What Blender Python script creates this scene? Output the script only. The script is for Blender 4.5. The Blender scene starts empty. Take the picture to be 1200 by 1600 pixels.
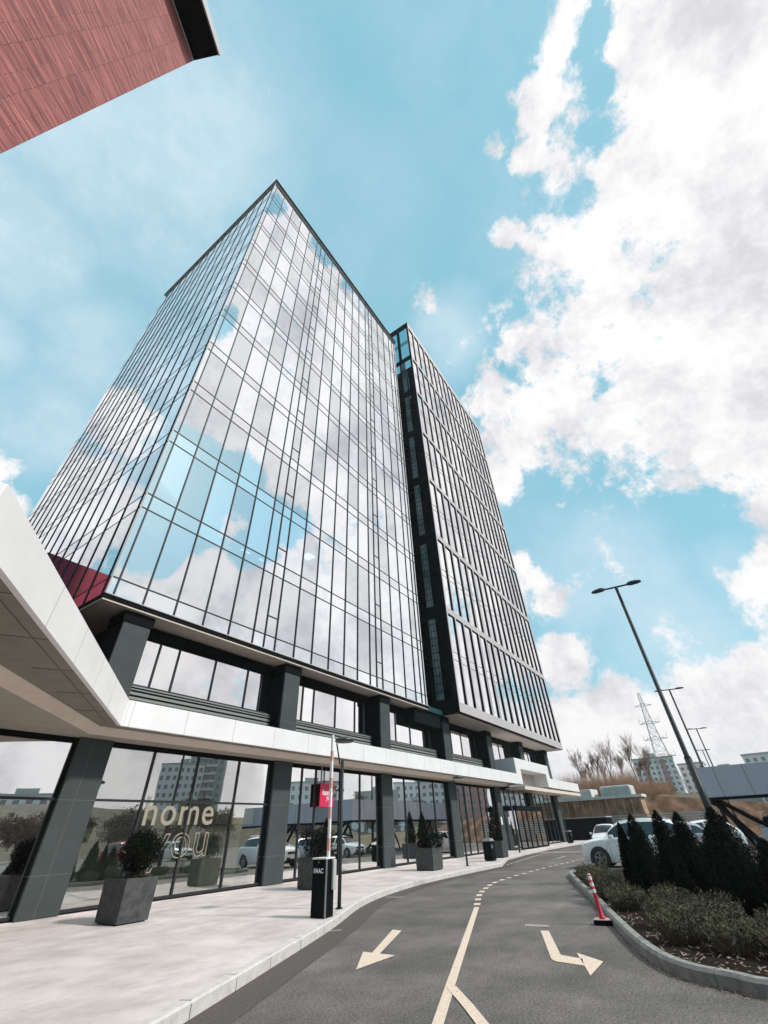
import bpy, bmesh, math, random
from mathutils import Vector, Matrix
rad = math.radians
SC = bpy.context.scene
COL = SC.collection
# ------------------------------------------------------------------ camera
cam = bpy.data.cameras.new("camera"); camo = bpy.data.objects.new("camera", cam); COL.objects.link(camo)
cam.sensor_fit = 'VERTICAL'; cam.sensor_height = 36.0; cam.lens = 14.5125
cam.clip_start = 0.05; cam.clip_end = 6000
RW = Matrix(((0.5722401, -0.4867848, -0.6599862), (-0.8193324, -0.3738518, -0.4346598), (-0.0351512, 0.7894779, -0.612772)))
camo.matrix_world = Matrix.Translation((0, 0, 1.6)) @ RW.to_4x4()
SC.camera = camo
SC.render.resolution_x = 768; SC.render.resolution_y = 1024
# ------------------------------------------------------------------ view
SC.view_settings.view_transform = 'Standard'; SC.view_settings.look = 'None'
SC.view_settings.gamma = 1.0; SC.view_settings.exposure = 0.25
# ------------------------------------------------------------------ sun
SUNV = Vector((0.155, -0.73, 0.67)).normalized()
sun = bpy.data.lights.new("sun", 'SUN'); sun.energy = 3.0; sun.angle = rad(4); sun.color = (1.0, 0.95, 0.88)
suno = bpy.data.objects.new("sun", sun); COL.objects.link(suno)
suno.rotation_euler = (-SUNV).to_track_quat('-Z', 'Y').to_euler()
# ------------------------------------------------------------------ sky
BLOBS, HOLES, VEILS = [[[0.309,-0.364,0.879,0.097,0.95],[0.444,-0.403,0.8,0.157,0.95],[0.41,-0.296,0.863,0.112,1.0],[0.574,-0.321,0.753,0.18,1.0],[0.516,-0.207,0.831,0.116,1.0],[0.658,-0.18,0.731,0.158,1.0],[0.636,-0.063,0.769,0.138,1.0],[0.713,0.08,0.697,0.127,1.0],[0.756,-0.009,0.655,0.114,1.0],[0.706,-0.246,0.665,0.103,1.0],[0.645,-0.349,0.68,0.124,1.0],[0.746,0.158,0.647,0.073,1.0],[0.624,0.119,0.772,0.072,1.0],[0.744,-0.138,0.654,0.112,1.0],[0.219,-0.194,0.956,0.047,1.2],[0.265,-0.161,0.951,0.058,1.35],[0.315,-0.13,0.94,0.047,1.25],[0.276,-0.084,0.957,0.026,1.0],[0.198,-0.237,0.951,0.049,1.2],[0.217,-0.29,0.932,0.043,1.1],[0.403,-0.041,0.914,0.044,1.15],[0.789,-0.294,0.539,0.037,0.8],[0.845,-0.243,0.476,0.023,0.75],[0.877,-0.152,0.456,0.024,0.7],[0.832,-0.073,0.549,0.017,0.6],[0.899,0.161,0.407,0.077,1.0],[0.949,0.177,0.262,0.069,1.0],[0.987,0.1,0.125,0.119,1.0],[0.988,-0.034,0.149,0.118,1.0],[0.976,-0.116,0.186,0.074,1.0],[0.96,0.221,0.172,0.086,1.0],[0.861,0.189,0.473,0.048,1.0],[0.064,0.844,0.533,0.038,1.0],[0.112,0.87,0.481,0.051,1.0],[0.418,0.128,0.899,0.042,0.55],[0.907,0.065,0.417,0.123,0.4],[0.965,-0.022,0.26,0.089,0.45],[0.077,0.736,0.673,0.089,0.3],[0.925,-0.156,0.348,0.078,0.3],[0.507,0.144,0.85,0.062,0.5],[0.441,-0.457,0.772,0.441,1.25],[0.502,-0.765,0.403,0.296,1.25],[0.722,-0.579,0.38,0.284,1.25],[0.164,-0.357,0.92,0.173,1.2],[0.754,-0.277,0.596,0.249,1.5],[0.628,-0.296,0.72,0.179,1.4],[0.905,-0.272,0.327,0.192,1.2],[0.569,-0.219,0.793,0.145,1.2],[0.884,-0.402,0.238,0.152,1.3],[0.334,-0.937,0.106,0.147,1.3],[0.503,-0.857,0.11,0.153,1.3],[0.696,-0.714,0.077,0.133,1.3],[0.854,-0.515,0.07,0.103,1.3],[0.727,-0.487,0.485,0.179,1.25],[-0.188,0.838,0.513,0.122,1.3],[-0.167,0.72,0.674,0.078,1.2],[-0.173,0.884,0.435,0.118,1.3]],[[0.689,-0.121,0.714,0.051,-0.4],[0.631,-0.039,0.774,0.04,-0.3],[0.52,-0.195,0.831,0.047,-0.3],[0.534,-0.112,0.838,0.044,-0.3],[0.549,-0.28,0.788,0.033,-0.25],[0.949,-0.065,0.307,0.06,-0.4],[0.378,-0.328,0.866,0.058,-0.2],[0.432,-0.166,0.886,0.039,-0.5],[0.362,-0.207,0.909,0.034,-0.6],[0.283,-0.242,0.928,0.029,-0.8],[0.867,-0.172,0.468,0.081,-0.6],[0.905,-0.202,0.375,0.068,-0.7],[0.816,-0.159,0.555,0.035,-0.5],[0.181,-0.048,0.982,0.117,-0.4],[0.077,0.063,0.995,0.133,-0.4],[-0.084,0.535,0.841,0.119,-0.35],[-0.0,0.724,0.69,0.079,-0.3],[0.872,0.104,0.479,0.066,-0.4],[0.75,-0.306,0.586,0.025,-0.4],[0.266,-0.775,0.574,0.067,-1.6],[0.291,-0.701,0.652,0.061,-1.5],[0.391,-0.663,0.638,0.069,-1.5],[0.5,-0.635,0.59,0.066,-1.2],[0.381,-0.757,0.531,0.056,-1.5],[0.305,-0.816,0.491,0.04,-1.5],[0.489,-0.704,0.515,0.051,-1.2],[0.368,-0.803,0.469,0.033,-1.2],[0.113,-0.287,0.951,0.024,-1.6],[0.181,-0.503,0.845,0.027,-1.1],[0.227,-0.253,0.941,0.032,-0.9],[0.308,-0.241,0.92,0.031,-0.5],[0.744,-0.52,0.419,0.059,-0.4],[0.725,-0.599,0.34,0.036,-0.35],[-0.153,0.761,0.631,0.027,-0.3]],[[-0.082,0.376,0.923,0.246,0.62],[-0.062,0.619,0.783,0.125,0.3],[0.062,0.68,0.73,0.136,0.45],[0.488,0.132,0.863,0.096,0.5],[0.233,0.184,0.955,0.18,0.2],[0.909,0.053,0.414,0.146,0.5],[0.962,-0.017,0.273,0.121,0.5],[0.925,-0.139,0.354,0.06,0.3],[0.057,0.786,0.615,0.115,0.5],[-0.077,0.206,0.976,0.085,0.4],[-0.122,0.467,0.876,0.156,0.6],[-0.157,0.604,0.781,0.143,0.75],[-0.159,0.767,0.622,0.143,0.8]]]
W = bpy.data.worlds.new("World"); SC.world = W; W.use_nodes = True
nt = W.node_tree; N = nt.nodes; N.clear(); LK = nt.links.new
def nd(t, **k):
    n = N.new(t)
    for a, b in k.items(): setattr(n, a, b)
    return n
def mth(op, a, b=None, clamp=False):
    n = nd('ShaderNodeMath', operation=op, use_clamp=clamp)
    for i, v in enumerate((a, b)):
        if v is None: continue
        if isinstance(v, (int, float)): n.inputs[i].default_value = v
        else: LK(v, n.inputs[i])
    return n.outputs[0]
def mrange(v, a, b, c=0., d=1.):
    n = nd('ShaderNodeMapRange', interpolation_type='SMOOTHSTEP')
    LK(v, n.inputs[0]); n.inputs[1].default_value = a; n.inputs[2].default_value = b; n.inputs[3].default_value = c; n.inputs[4].default_value = d
    return n.outputs[0]
tc = nd('ShaderNodeTexCoord'); DIR = tc.outputs['Generated']
def wnoise(scale, detail, rough, off=(0, 0, 0), dist=0.0):
    m = nd('ShaderNodeMapping'); LK(DIR, m.inputs[0]); m.inputs['Location'].default_value = off
    n = nd('ShaderNodeTexNoise'); LK(m.outputs[0], n.inputs['Vector'])
    n.inputs['Scale'].default_value = scale; n.inputs['Detail'].default_value = detail
    n.inputs['Roughness'].default_value = rough; n.inputs['Distortion'].default_value = dist
    return n.outputs['Fac']
# warp the direction a little so that the cloud masses get ragged outlines
wn = nd('ShaderNodeTexNoise'); LK(DIR, wn.inputs['Vector']); wn.inputs['Scale'].default_value = 5.0; wn.inputs['Detail'].default_value = 6.0; wn.inputs['Roughness'].default_value = 0.6
wsub = nd('ShaderNodeVectorMath', operation='SUBTRACT'); LK(wn.outputs['Color'], wsub.inputs[0]); wsub.inputs[1].default_value = (.5, .5, .5)
wsc = nd('ShaderNodeVectorMath', operation='SCALE'); LK(wsub.outputs[0], wsc.inputs[0]); wsc.inputs['Scale'].default_value = 0.14
wad = nd('ShaderNodeVectorMath', operation='ADD'); LK(DIR, wad.inputs[0]); LK(wsc.outputs[0], wad.inputs[1])
WDIR = wad.outputs[0]
def blobsum(lst, neg):
    acc = None
    for x, y, z, r, w in lst:
        dn = nd('ShaderNodeVectorMath', operation='DISTANCE'); LK(WDIR, dn.inputs[0]); dn.inputs[1].default_value = (x, y, z)
        v = mrange(dn.outputs['Value'], r * 0.25, r * 1.55, abs(w), 0.)
        acc = v if acc is None else mth('ADD' if neg else 'MAXIMUM', acc, v)
    return acc
pos = blobsum(BLOBS, False); neg = mth('MINIMUM', blobsum(HOLES, True), 1.9)
field = mth('SUBTRACT', mth('SUBTRACT', pos, neg), 0.10)
sep = nd('ShaderNodeSeparateXYZ'); LK(DIR, sep.inputs[0])
hor = mrange(sep.outputs['Z'], 0.02, 0.24, 0.95, 0.0)
field = mth('ADD', field, hor)
n1 = wnoise(8.5, 15, 0.70, (3.1, 1.7, 0.4), 0.0)
n2 = wnoise(2.0, 6, 0.6, (8.1, 2.2, 5.0), 0.0)
nn = mth('ADD', mth('MULTIPLY', mth('SUBTRACT', n1, 0.5), 3.3), mth('MULTIPLY', mth('SUBTRACT', n2, 0.5), 0.35))
dens = mrange(mth('ADD', field, nn), 0.30, 0.82)
# thin veil over the blue
veil = mrange(wnoise(2.6, 10, 0.66, (1.0, 4.0, 2.0), 0.0), 0.40, 0.85, 0.0, 0.26)
vb = mth('MULTIPLY', blobsum(VEILS, False), mrange(wnoise(6.0, 12, 0.68, (5.0, 1.0, 7.0), 0.0), 0.32, 0.68, 0.55, 1.1))
veil = mth('MAXIMUM', veil, vb)
sky = nd('ShaderNodeTexSky', sky_type='NISHITA', sun_disc=False)
sky.sun_elevation = math.asin(SUNV.z); sky.sun_rotation = math.atan2(SUNV.x, SUNV.y); sky.air_density = 1.0; sky.dust_density = 0.6; sky.ozone_density = 1.0
tint = nd('ShaderNodeMix', data_type='RGBA', blend_type='MULTIPLY'); tint.inputs[0].default_value = 1.0
LK(sky.outputs[0], tint.inputs[6]); tint.inputs[7].default_value = (.48, .48, .42, 1)
lift = nd('ShaderNodeMix', data_type='RGBA', blend_type='ADD'); lift.inputs[0].default_value = 1.0
LK(tint.outputs[2], lift.inputs[6]); lift.inputs[7].default_value = (1.7, 4.05, 4.85, 1)
shade = mrange(wnoise(7.5, 12, 0.66, (0.3, 6.2, 1.9), 0.0), 0.40, 0.70)
lo = nd('ShaderNodeMix', data_type='RGBA'); LK(shade, lo.inputs[0]); lo.inputs[6].default_value = (8.9, 8.75, 8.75, 1); lo.inputs[7].default_value = (6.1, 6.0, 6.35, 1)
mx = nd('ShaderNodeMix', data_type='RGBA'); LK(dens, mx.inputs[0])
vm = nd('ShaderNodeMix', data_type='RGBA'); LK(veil, vm.inputs[0]); LK(lift.outputs[2], vm.inputs[6]); vm.inputs[7].default_value = (7.0, 7.9, 8.7, 1); LK(vm.outputs[2], mx.inputs[6]); LK(lo.outputs[2], mx.inputs[7])
bg = nd('ShaderNodeBackground'); bg.inputs['Strength'].default_value = 0.1; LK(mx.outputs[2], bg.inputs[0])
wo = nd('ShaderNodeOutputWorld'); LK(bg.outputs[0], wo.inputs[0])
# ================================================================== helpers
random.seed(7)
def mat(name, col, rough=0.7, metal=0.0, var=0.0, vscale=3.0, col2=None, bump=0.0, bscale=40.0, spec=0.5, detail=6):
    m = bpy.data.materials.new(name); m.use_nodes = True; t = m.node_tree; b = t.nodes['Principled BSDF']
    b.inputs['Base Color'].default_value = (*col, 1); b.inputs['Roughness'].default_value = rough
    b.inputs['Metallic'].default_value = metal; b.inputs['Specular IOR Level'].default_value = spec
    g = t.nodes.new('ShaderNodeNewGeometry')
    if var > 0 or col2:
        n = t.nodes.new('ShaderNodeTexNoise'); n.inputs['Scale'].default_value = vscale; n.inputs['Detail'].default_value = detail
        n.inputs['Roughness'].default_value = 0.65; t.links.new(g.outputs['Position'], n.inputs['Vector'])
        r = t.nodes.new('ShaderNodeValToRGB'); r.color_ramp.elements[0].position = 0.33; r.color_ramp.elements[1].position = 0.67
        c2 = col2 or tuple(min(1, c * (1 + var)) for c in col); c1 = col if col2 else tuple(c * (1 - var) for c in col)
        r.color_ramp.elements[0].color = (*c1, 1); r.color_ramp.elements[1].color = (*c2, 1)
        t.links.new(n.outputs['Fac'], r.inputs[0]); t.links.new(r.outputs[0], b.inputs['Base Color'])
    if bump > 0:
        n2 = t.nodes.new('ShaderNodeTexNoise'); n2.inputs['Scale'].default_value = bscale; n2.inputs['Detail'].default_value = 5
        t.links.new(g.outputs['Position'], n2.inputs['Vector'])
        bp = t.nodes.new('ShaderNodeBump'); bp.inputs['Strength'].default_value = bump; bp.inputs['Distance'].default_value = 0.02
        t.links.new(n2.outputs['Fac'], bp.inputs['Height']); t.links.new(bp.outputs[0], b.inputs['Normal'])
    return m
def glassmat(name, refl, tint, gcol=(.93, .94, .96), wav=0.0):
    """architectural coated glass: part mirror, part see-through"""
    m = bpy.data.materials.new(name); m.use_nodes = True; t = m.node_tree; t.nodes.clear()
    o = t.nodes.new('ShaderNodeOutputMaterial'); mix = t.nodes.new('ShaderNodeMixShader')
    fr = t.nodes.new('ShaderNodeFresnel'); fr.inputs[0].default_value = 1.5
    ma = t.nodes.new('ShaderNodeMath'); ma.operation = 'MULTIPLY_ADD'; ma.use_clamp = True; ma.inputs[1].default_value = 1 - refl; ma.inputs[2].default_value = refl
    t.links.new(fr.outputs[0], ma.inputs[0]); t.links.new(ma.outputs[0], mix.inputs[0])
    tr = t.nodes.new('ShaderNodeBsdfTransparent'); tr.inputs[0].default_value = (*tint, 1)
    gl = t.nodes.new('ShaderNodeBsdfGlossy'); gl.inputs[0].default_value = (*gcol, 1); gl.inputs['Roughness'].default_value = 0.0
    if wav > 0:
        g = t.nodes.new('ShaderNodeNewGeometry'); n = t.nodes.new('ShaderNodeTexNoise'); n.inputs['Scale'].default_value = 0.55; n.inputs['Detail'].default_value = 1
        t.links.new(g.outputs['Position'], n.inputs['Vector']); bp = t.nodes.new('ShaderNodeBump'); bp.inputs['Strength'].default_value = 1.0; bp.inputs['Distance'].default_value = wav
        t.links.new(n.outputs['Fac'], bp.inputs['Height']); t.links.new(bp.outputs[0], gl.inputs['Normal'])
    t.links.new(tr.outputs[0], mix.inputs[1]); t.links.new(gl.outputs[0], mix.inputs[2]); t.links.new(mix.outputs[0], o.inputs[0])
    return m
class MB:
    """collects shapes, builds ONE mesh object"""
    def __init__(s): s.v = []; s.f = []
    def raw(s, vs, fs):
        o = len(s.v); s.v += [tuple(p) for p in vs]; s.f += [tuple(i + o for i in f) for f in fs]; return s
    def box(s, x0, y0, z0, x1, y1, z1, M=None):
        vs = [Vector((x, y, z)) for x in (x0, x1) for y in (y0, y1) for z in (z0, z1)]
        if M: vs = [M @ v for v in vs]
        return s.raw(vs, [(0, 1, 3, 2), (4, 6, 7, 5), (0, 4, 5, 1), (2, 3, 7, 6), (0, 2, 6, 4), (1, 5, 7, 3)])
    def quad(s, a, b, c, d): return s.raw([a, b, c, d], [(0, 1, 2, 3)])
    def prism(s, poly, z0, z1):
        n = len(poly); vs = [(p[0], p[1], z0) for p in poly] + [(p[0], p[1], z1) for p in poly]
        return s.raw(vs, [tuple(range(n))[::-1], tuple(range(n, 2 * n))] + [(i, (i + 1) % n, n + (i + 1) % n, n + i) for i in range(n)])
    def sheet(s, poly, z): return s.raw([(p[0], p[1], z) for p in poly], [tuple(range(len(poly)))])
    def tube(s, pts, rs, n=10, cap=True):
        pts = [Vector(p) for p in pts]
        if isinstance(rs, (int, float)): rs = [rs] * len(pts)
        o = len(s.v); up = None
        for i, p in enumerate(pts):
            d = (pts[min(i + 1, len(pts) - 1)] - pts[max(i - 1, 0)]).normalized()
            if up is None: up = d.orthogonal().normalized()
            up = (up - d * up.dot(d)); up = up.normalized() if up.length > 1e-6 else d.orthogonal().normalized()
            w = d.cross(up)
            for k in range(n):
                a = 2 * math.pi * k / n; s.v.append(tuple(p + (up * math.cos(a) + w * math.sin(a)) * rs[i]))
        for i in range(len(pts) - 1):
            for k in range(n):
                a = o + i * n + k; b = o + i * n + (k + 1) % n; s.f.append((a, b, b + n, a + n))
        if cap: s.f.append(tuple(o + k for k in range(n))[::-1]); s.f.append(tuple(o + (len(pts) - 1) * n + k for k in range(n)))
        return s
    def build(s, name, m, parent=None, smooth=False, bevel=0.0, loc=None):
        me = bpy.data.meshes.new(name); me.from_pydata(s.v, [], s.f); me.validate(); me.update()
        if not getattr(s, 'keep', False):
            bm = bmesh.new(); bm.from_mesh(me)
            if len(s.v) < 60000: bmesh.ops.recalc_face_normals(bm, faces=bm.faces)
            bm.to_mesh(me); bm.free()
        if smooth:
            for p in me.polygons: p.use_smooth = True
        me.materials.append(m)
        o = bpy.data.objects.new(name, me); COL.objects.link(o)
        if parent:
            o.parent = parent
            if s.v and not getattr(s, 'local', False):
                # geometry given in world coordinates: undo the parent's placement
                o.matrix_parent_inverse = Matrix.Translation(parent.location).inverted() if parent.rotation_euler.z == 0 else (Matrix.Translation(parent.location) @ parent.rotation_euler.to_matrix().to_4x4()).inverted()
        if loc: o.location = loc
        if bevel:
            b = o.modifiers.new('bevel', 'BEVEL'); b.width = bevel; b.segments = 2; b.limit_method = 'ANGLE'
        return o
def LMB():
    m = MB(); m.local = True; return m
def tag(o, label=None, cat=None, group=None, kind=None):
    for k, v in (('label', label), ('category', cat), ('group', group), ('kind', kind)):
        if v: o[k] = v
    return o
def thing(name, label, cat, loc=(0, 0, 0), rz=0, group=None):
    o = bpy.data.objects.new(name, None); COL.objects.link(o); o.location = loc; o.rotation_euler = (0, 0, rz); o.empty_display_size = 0.3
    return tag(o, label, cat, group)
def copy_tree(o, parent=None):
    c = o.copy(); COL.objects.link(c)
    if parent: c.parent = parent; c.matrix_parent_inverse = o.matrix_parent_inverse
    for ch in list(o.children): copy_tree(ch, c)
    return c
def structure(name, mb, m, **k): return tag(mb.build(name, m, **k), kind='structure')
def text_mesh(s, size, depth, m, parent, name='lettering', M=None, bold=0.0, align='CENTER', spacing=1.0, outline=0):
    cu = bpy.data.curves.new(name, 'FONT'); cu.body = s; cu.size = size; cu.extrude = depth; cu.align_x = align; cu.align_y = 'CENTER'; cu.offset = bold; cu.space_character = spacing
    if outline: cu.fill_mode = 'NONE'; cu.bevel_depth = outline; cu.extrude = 0; cu.bevel_resolution = 1
    t = bpy.data.objects.new('tmp', cu); COL.objects.link(t)
    dg = bpy.context.evaluated_depsgraph_get(); me = bpy.data.meshes.new_from_object(t.evaluated_get(dg)); bpy.data.objects.remove(t)
    me.transform(M); me.materials.clear(); me.materials.append(m); me.name = name
    o = bpy.data.objects.new(name, me); COL.objects.link(o); o.parent = parent
    return o
def smoothline(pts, n=6):
    """Catmull-Rom through 2-D points"""
    out = []
    P = [Vector(p) for p in pts]; P = [P[0] * 2 - P[1]] + P + [P[-1] * 2 - P[-2]]
    for i in range(1, len(P) - 2):
        for k in range(n):
            t = k / n; a, b, c, d = P[i - 1], P[i], P[i + 1], P[i + 2]
            out.append(0.5 * ((2 * b) + (c - a) * t + (2 * a - 5 * b + 4 * c - d) * t * t + (3 * b - a - 3 * c + d) * t ** 3))
    out.append(P[-2]); return [(q.x, q.y) for q in out]
def offset_line(pts, d):
    out = []
    for i, p in enumerate(pts):
        a = Vector(pts[max(i - 1, 0)]); b = Vector(pts[min(i + 1, len(pts) - 1)]); t = (b - a).normalized()
        out.append((p[0] - t.y * d, p[1] + t.x * d))
    return out
# ================================================================== materials
M_asph = None
def asphalt():
    m = mat('asphalt', (.05, .049, .048), 0.9, bump=0.5, bscale=90); t = m.node_tree; b = t.nodes['Principled BSDF']
    g = t.nodes.new('ShaderNodeNewGeometry')
    def nz(s, d, sc=(1, 1, 1)):
        mp = t.nodes.new('ShaderNodeMapping'); mp.inputs['Scale'].default_value = sc; t.links.new(g.outputs['Position'], mp.inputs[0])
        n = t.nodes.new('ShaderNodeTexNoise'); n.inputs['Scale'].default_value = s; n.inputs['Detail'].default_value = d; n.inputs['Roughness'].default_value = .7; t.links.new(mp.outputs[0], n.inputs['Vector']); return n.outputs['Fac']
    a = nz(0.5, 12); c = nz(34, 9); e = nz(0.8, 12, (.5, 1.4, 1))
    r = t.nodes.new('ShaderNodeValToRGB'); r.color_ramp.elements[0].position = .3; r.color_ramp.elements[1].position = .72
    r.color_ramp.elements[0].color = (.062, .057, .055, 1); r.color_ramp.elements[1].color = (.185, .170, .163, 1)
    t.links.new(a, r.inputs[0])
    r2 = t.nodes.new('ShaderNodeValToRGB'); r2.color_ramp.elements[0].position = .35; r2.color_ramp.elements[1].position = .7
    r2.color_ramp.elements[0].color = (.30, .30, .31, 1); r2.color_ramp.elements[1].color = (1.95, 1.9, 1.86, 1); t.links.new(c, r2.inputs[0])
    r3 = t.nodes.new('ShaderNodeValToRGB'); r3.color_ramp.elements[0].position = .5; r3.color_ramp.elements[1].position = .78
    r3.color_ramp.elements[0].color = (1, 1, 1, 1); r3.color_ramp.elements[1].color = (1.5, 1.45, 1.4, 1); t.links.new(e, r3.inputs[0])
    m1 = t.nodes.new('ShaderNodeMix'); m1.data_type = 'RGBA'; m1.blend_type = 'MULTIPLY'; m1.inputs[0].default_value = 1
    m2 = t.nodes.new('ShaderNodeMix'); m2.data_type = 'RGBA'; m2.blend_type = 'MULTIPLY'; m2.inputs[0].default_value = 1
    t.links.new(r.outputs[0], m1.inputs[6]); t.links.new(r2.outputs[0], m1.inputs[7]); t.links.new(m1.outputs[2], m2.inputs[6]); t.links.new(r3.outputs[0], m2.inputs[7])
    t.links.new(m2.outputs[2], b.inputs['Base Color']); return m
M_asph = asphalt()
M_patch = mat('asphalt_patch', (.085, .068, .068), .9, var=.35, vscale=30, bump=.4, bscale=90)
M_ground = mat('soil', (.11, .10, .06), .95, col2=(.20, .16, .10), vscale=.3)
def pavement():
    m = mat('pavement', (.46, .40, .385), .85, col2=(.69, .615, .60), vscale=.8, bump=.15, bscale=60, detail=9)
    t = m.node_tree; b = t.nodes['Principled BSDF']; src = b.inputs['Base Color'].links[0].from_socket
    g = t.nodes.new('ShaderNodeNewGeometry')
    mp = t.nodes.new('ShaderNodeMapping'); mp.inputs['Scale'].default_value = (.9, 1.5, 1); mp.inputs['Rotation'].default_value = (0, 0, -.35); t.links.new(g.outputs['Position'], mp.inputs[0])
    n = t.nodes.new('ShaderNodeTexNoise'); n.inputs['Scale'].default_value = 1.6; n.inputs['Detail'].default_value = 8; n.inputs['Roughness'].default_value = .72; t.links.new(mp.outputs[0], n.inputs['Vector'])
    r = t.nodes.new('ShaderNodeValToRGB'); r.color_ramp.elements[0].position = .30; r.color_ramp.elements[1].position = .52
    r.color_ramp.elements[0].color = (.78, .78, .79, 1); r.color_ramp.elements[1].color = (1, 1, 1, 1); t.links.new(n.outputs['Fac'], r.inputs[0])
    x = t.nodes.new('ShaderNodeMix'); x.data_type = 'RGBA'; x.blend_type = 'MULTIPLY'; x.inputs[0].default_value = 1
    t.links.new(src, x.inputs[6]); t.links.new(r.outputs[0], x.inputs[7]); t.links.new(x.outputs[2], b.inputs['Base Color']); return m
M_pave = pavement()
M_kerb = mat('kerb_stone', (.48, .445, .43), .85, col2=(.64, .60, .58), vscale=6, bump=.3, bscale=50)
M_kerbdark = mat('kerb_concrete', (.17, .175, .165), .9, col2=(.31, .305, .285), vscale=7, bump=.4, bscale=45)
M_line = mat('road_paint', (.60, .48, .38), .8, col2=(.76, .62, .50), vscale=12, bump=.3, bscale=80)
_e = M_line.node_tree.nodes['Color Ramp'].color_ramp
_e.elements[0].position = .36; _n = _e.elements.new(.33); _n.color = (.15, .14, .13, 1)
M_line.node_tree.nodes['Noise Texture'].inputs['Scale'].default_value = 22
M_line_old = mat('worn_road_paint', (.20, .18, .16), .8, col2=(.42, .38, .33), vscale=14)
M_white = mat('white_panel', (.74, .73, .735), .55, var=.06, vscale=.8, detail=10)
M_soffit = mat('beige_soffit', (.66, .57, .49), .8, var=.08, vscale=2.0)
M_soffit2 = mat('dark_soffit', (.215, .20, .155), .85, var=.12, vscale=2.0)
M_joint = mat('panel_joint', (.10, .10, .10), .8)
M_black = mat('black_trim', (.006, .007, .008), .8, spec=.06)
M_mull = mat('mullion_metal', (.022, .025, .028), .5, spec=.3)
M_mullb = mat('mullion_warm_metal', (.055, .052, .052), .45, metal=.3)
M_column = mat('grey_cladding', (.040, .051, .052), .75, var=.14, vscale=1.5, bump=.1, bscale=60)
M_columnside = M_column
M_louvre = mat('louvre_metal', (.24, .25, .24), .55)
M_frame = mat('pale_frame_panel', (.47, .435, .445), .6, var=.04, vscale=1.5)
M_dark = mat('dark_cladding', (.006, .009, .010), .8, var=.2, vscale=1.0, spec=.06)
M_int = mat('interior_wall', (.12, .12, .12), .9, var=.3, vscale=.7)
M_floor = mat('interior_floor', (.16, .155, .14), .6, var=.2, vscale=1.0)
M_ceil = mat('interior_ceiling', (.55, .57, .58), .9)
M_blind = mat('white_blind', (.75, .78, .80), .9)
M_g1 = glassmat('tower_glass', .78, (.40, .68, .76), (.91, .93, .96), wav=.006)
M_g1b = glassmat('spandrel_glass', .84, (.62, .75, .80), (.92, .94, .97), wav=.004)
M_g2 = glassmat('second_tower_glass', .84, (.3, .45, .5), (.96, .96, .97), wav=.004)
M_g2s = glassmat('side_glass', .80, (.12, .35, .42), (.62, .84, .90), wav=.004)
M_g3 = glassmat('podium_glass', .80, (.5, .55, .52), (.97, .96, .97), wav=.003)
M_g4 = glassmat('shop_glass', .66, (.55, .66, .56), (.92, .92, .90), wav=.003)
M_g5 = glassmat('shop_front_glass', .56, (.85, .90, .84), (.97, .97, .95), wav=.003)
M_cream = mat('cream_lettering', (.30, .27, .215), .6)
M_creamb = mat('cream_board', (.42, .34, .24), .7, var=.06)
M_green = mat('green_display', (.26, .27, .22), .8, col2=(.45, .44, .38), vscale=1.3)
M_metal = mat('dark_grey_metal', (.07, .075, .075), .4, metal=.5)
M_pole = mat('lamp_post_paint', (.022, .028, .030), .5, spec=.3)
M_galv = mat('galvanised_metal', (.28, .29, .30), .45, metal=.6, var=.1, vscale=8)
M_planter = mat('planter_concrete', (.03, .033, .033), .8, col2=(.075, .076, .076), vscale=9, bump=.3, bscale=40)
M_red = mat('red_sign', (.60, .015, .08), .35)
M_redp = mat('red_plastic', (.50, .01, .04), .5, var=.1, vscale=8)
M_whitep = mat('white_plastic', (.80, .78, .76), .45)
M_leafd = mat('dark_foliage', (.003, .0045, .003), .9, col2=(.008, .012, .007), vscale=9, spec=.12)
M_leafm = mat('shrub_foliage', (.005, .008, .004), .85, col2=(.19, .185, .12), vscale=11, spec=.15)
M_twig = mat('dry_twig', (.12, .09, .06), .9)
M_bark = mat('bark', (.13, .065, .04), .95, col2=(.24, .135, .085), vscale=3)
M_mulch = mat('dark_soil', (.012, .009, .007), .98, col2=(.035, .026, .02), vscale=14, spec=.05)
M_chip = mat('wood_chip', (.08, .05, .035), .9, col2=(.45, .37, .30), vscale=9)
M_carw = mat('white_car_paint', (.80, .81, .82), .22, spec=.7)
M_carg = mat('silver_car_paint', (.45, .47, .50), .25, metal=.5)
M_carr = mat('red_car_paint', (.45, .03, .03), .25, spec=.7)
M_card = mat('dark_car_paint', (.03, .035, .045), .25, spec=.7)
M_carglass = mat('car_glass', (.012, .016, .018), .05, spec=.9)
M_tyre = mat('tyre_rubber', (.018, .018, .018), .85)
M_rim = mat('alloy_rim', (.35, .36, .37), .35, metal=.8)
M_plast = mat('black_plastic', (.02, .02, .021), .6)
M_lampg = mat('headlight_glass', (.55, .58, .60), .12, metal=.3)
M_tail = mat('tail_light_red', (.40, .01, .01), .25)
M_terra = mat('earth_bank', (.09, .045, .025), .95, col2=(.26, .14, .08), vscale=.9, detail=9)
M_grass = mat('winter_grass', (.05, .046, .022), .95, col2=(.15, .115, .06), vscale=.4, detail=9)
M_wallr = mat('stained_concrete', (.22, .12, .07), .9, col2=(.58, .38, .26), vscale=.9, detail=9)
M_conc = mat('pale_concrete', (.66, .66, .64), .9, var=.15, vscale=1.2)
M_slat = mat('grey_slat_metal', (.46, .46, .45), .6)
M_canopy = mat('carport_panel', (.38, .38, .43), .6, var=.05, vscale=1.0)
M_aptw = mat('pale_render', (.78, .70, .68), .9, var=.06, vscale=.2)
M_aptr = mat('red_brick_panel', (.50, .22, .20), .9)
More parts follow.
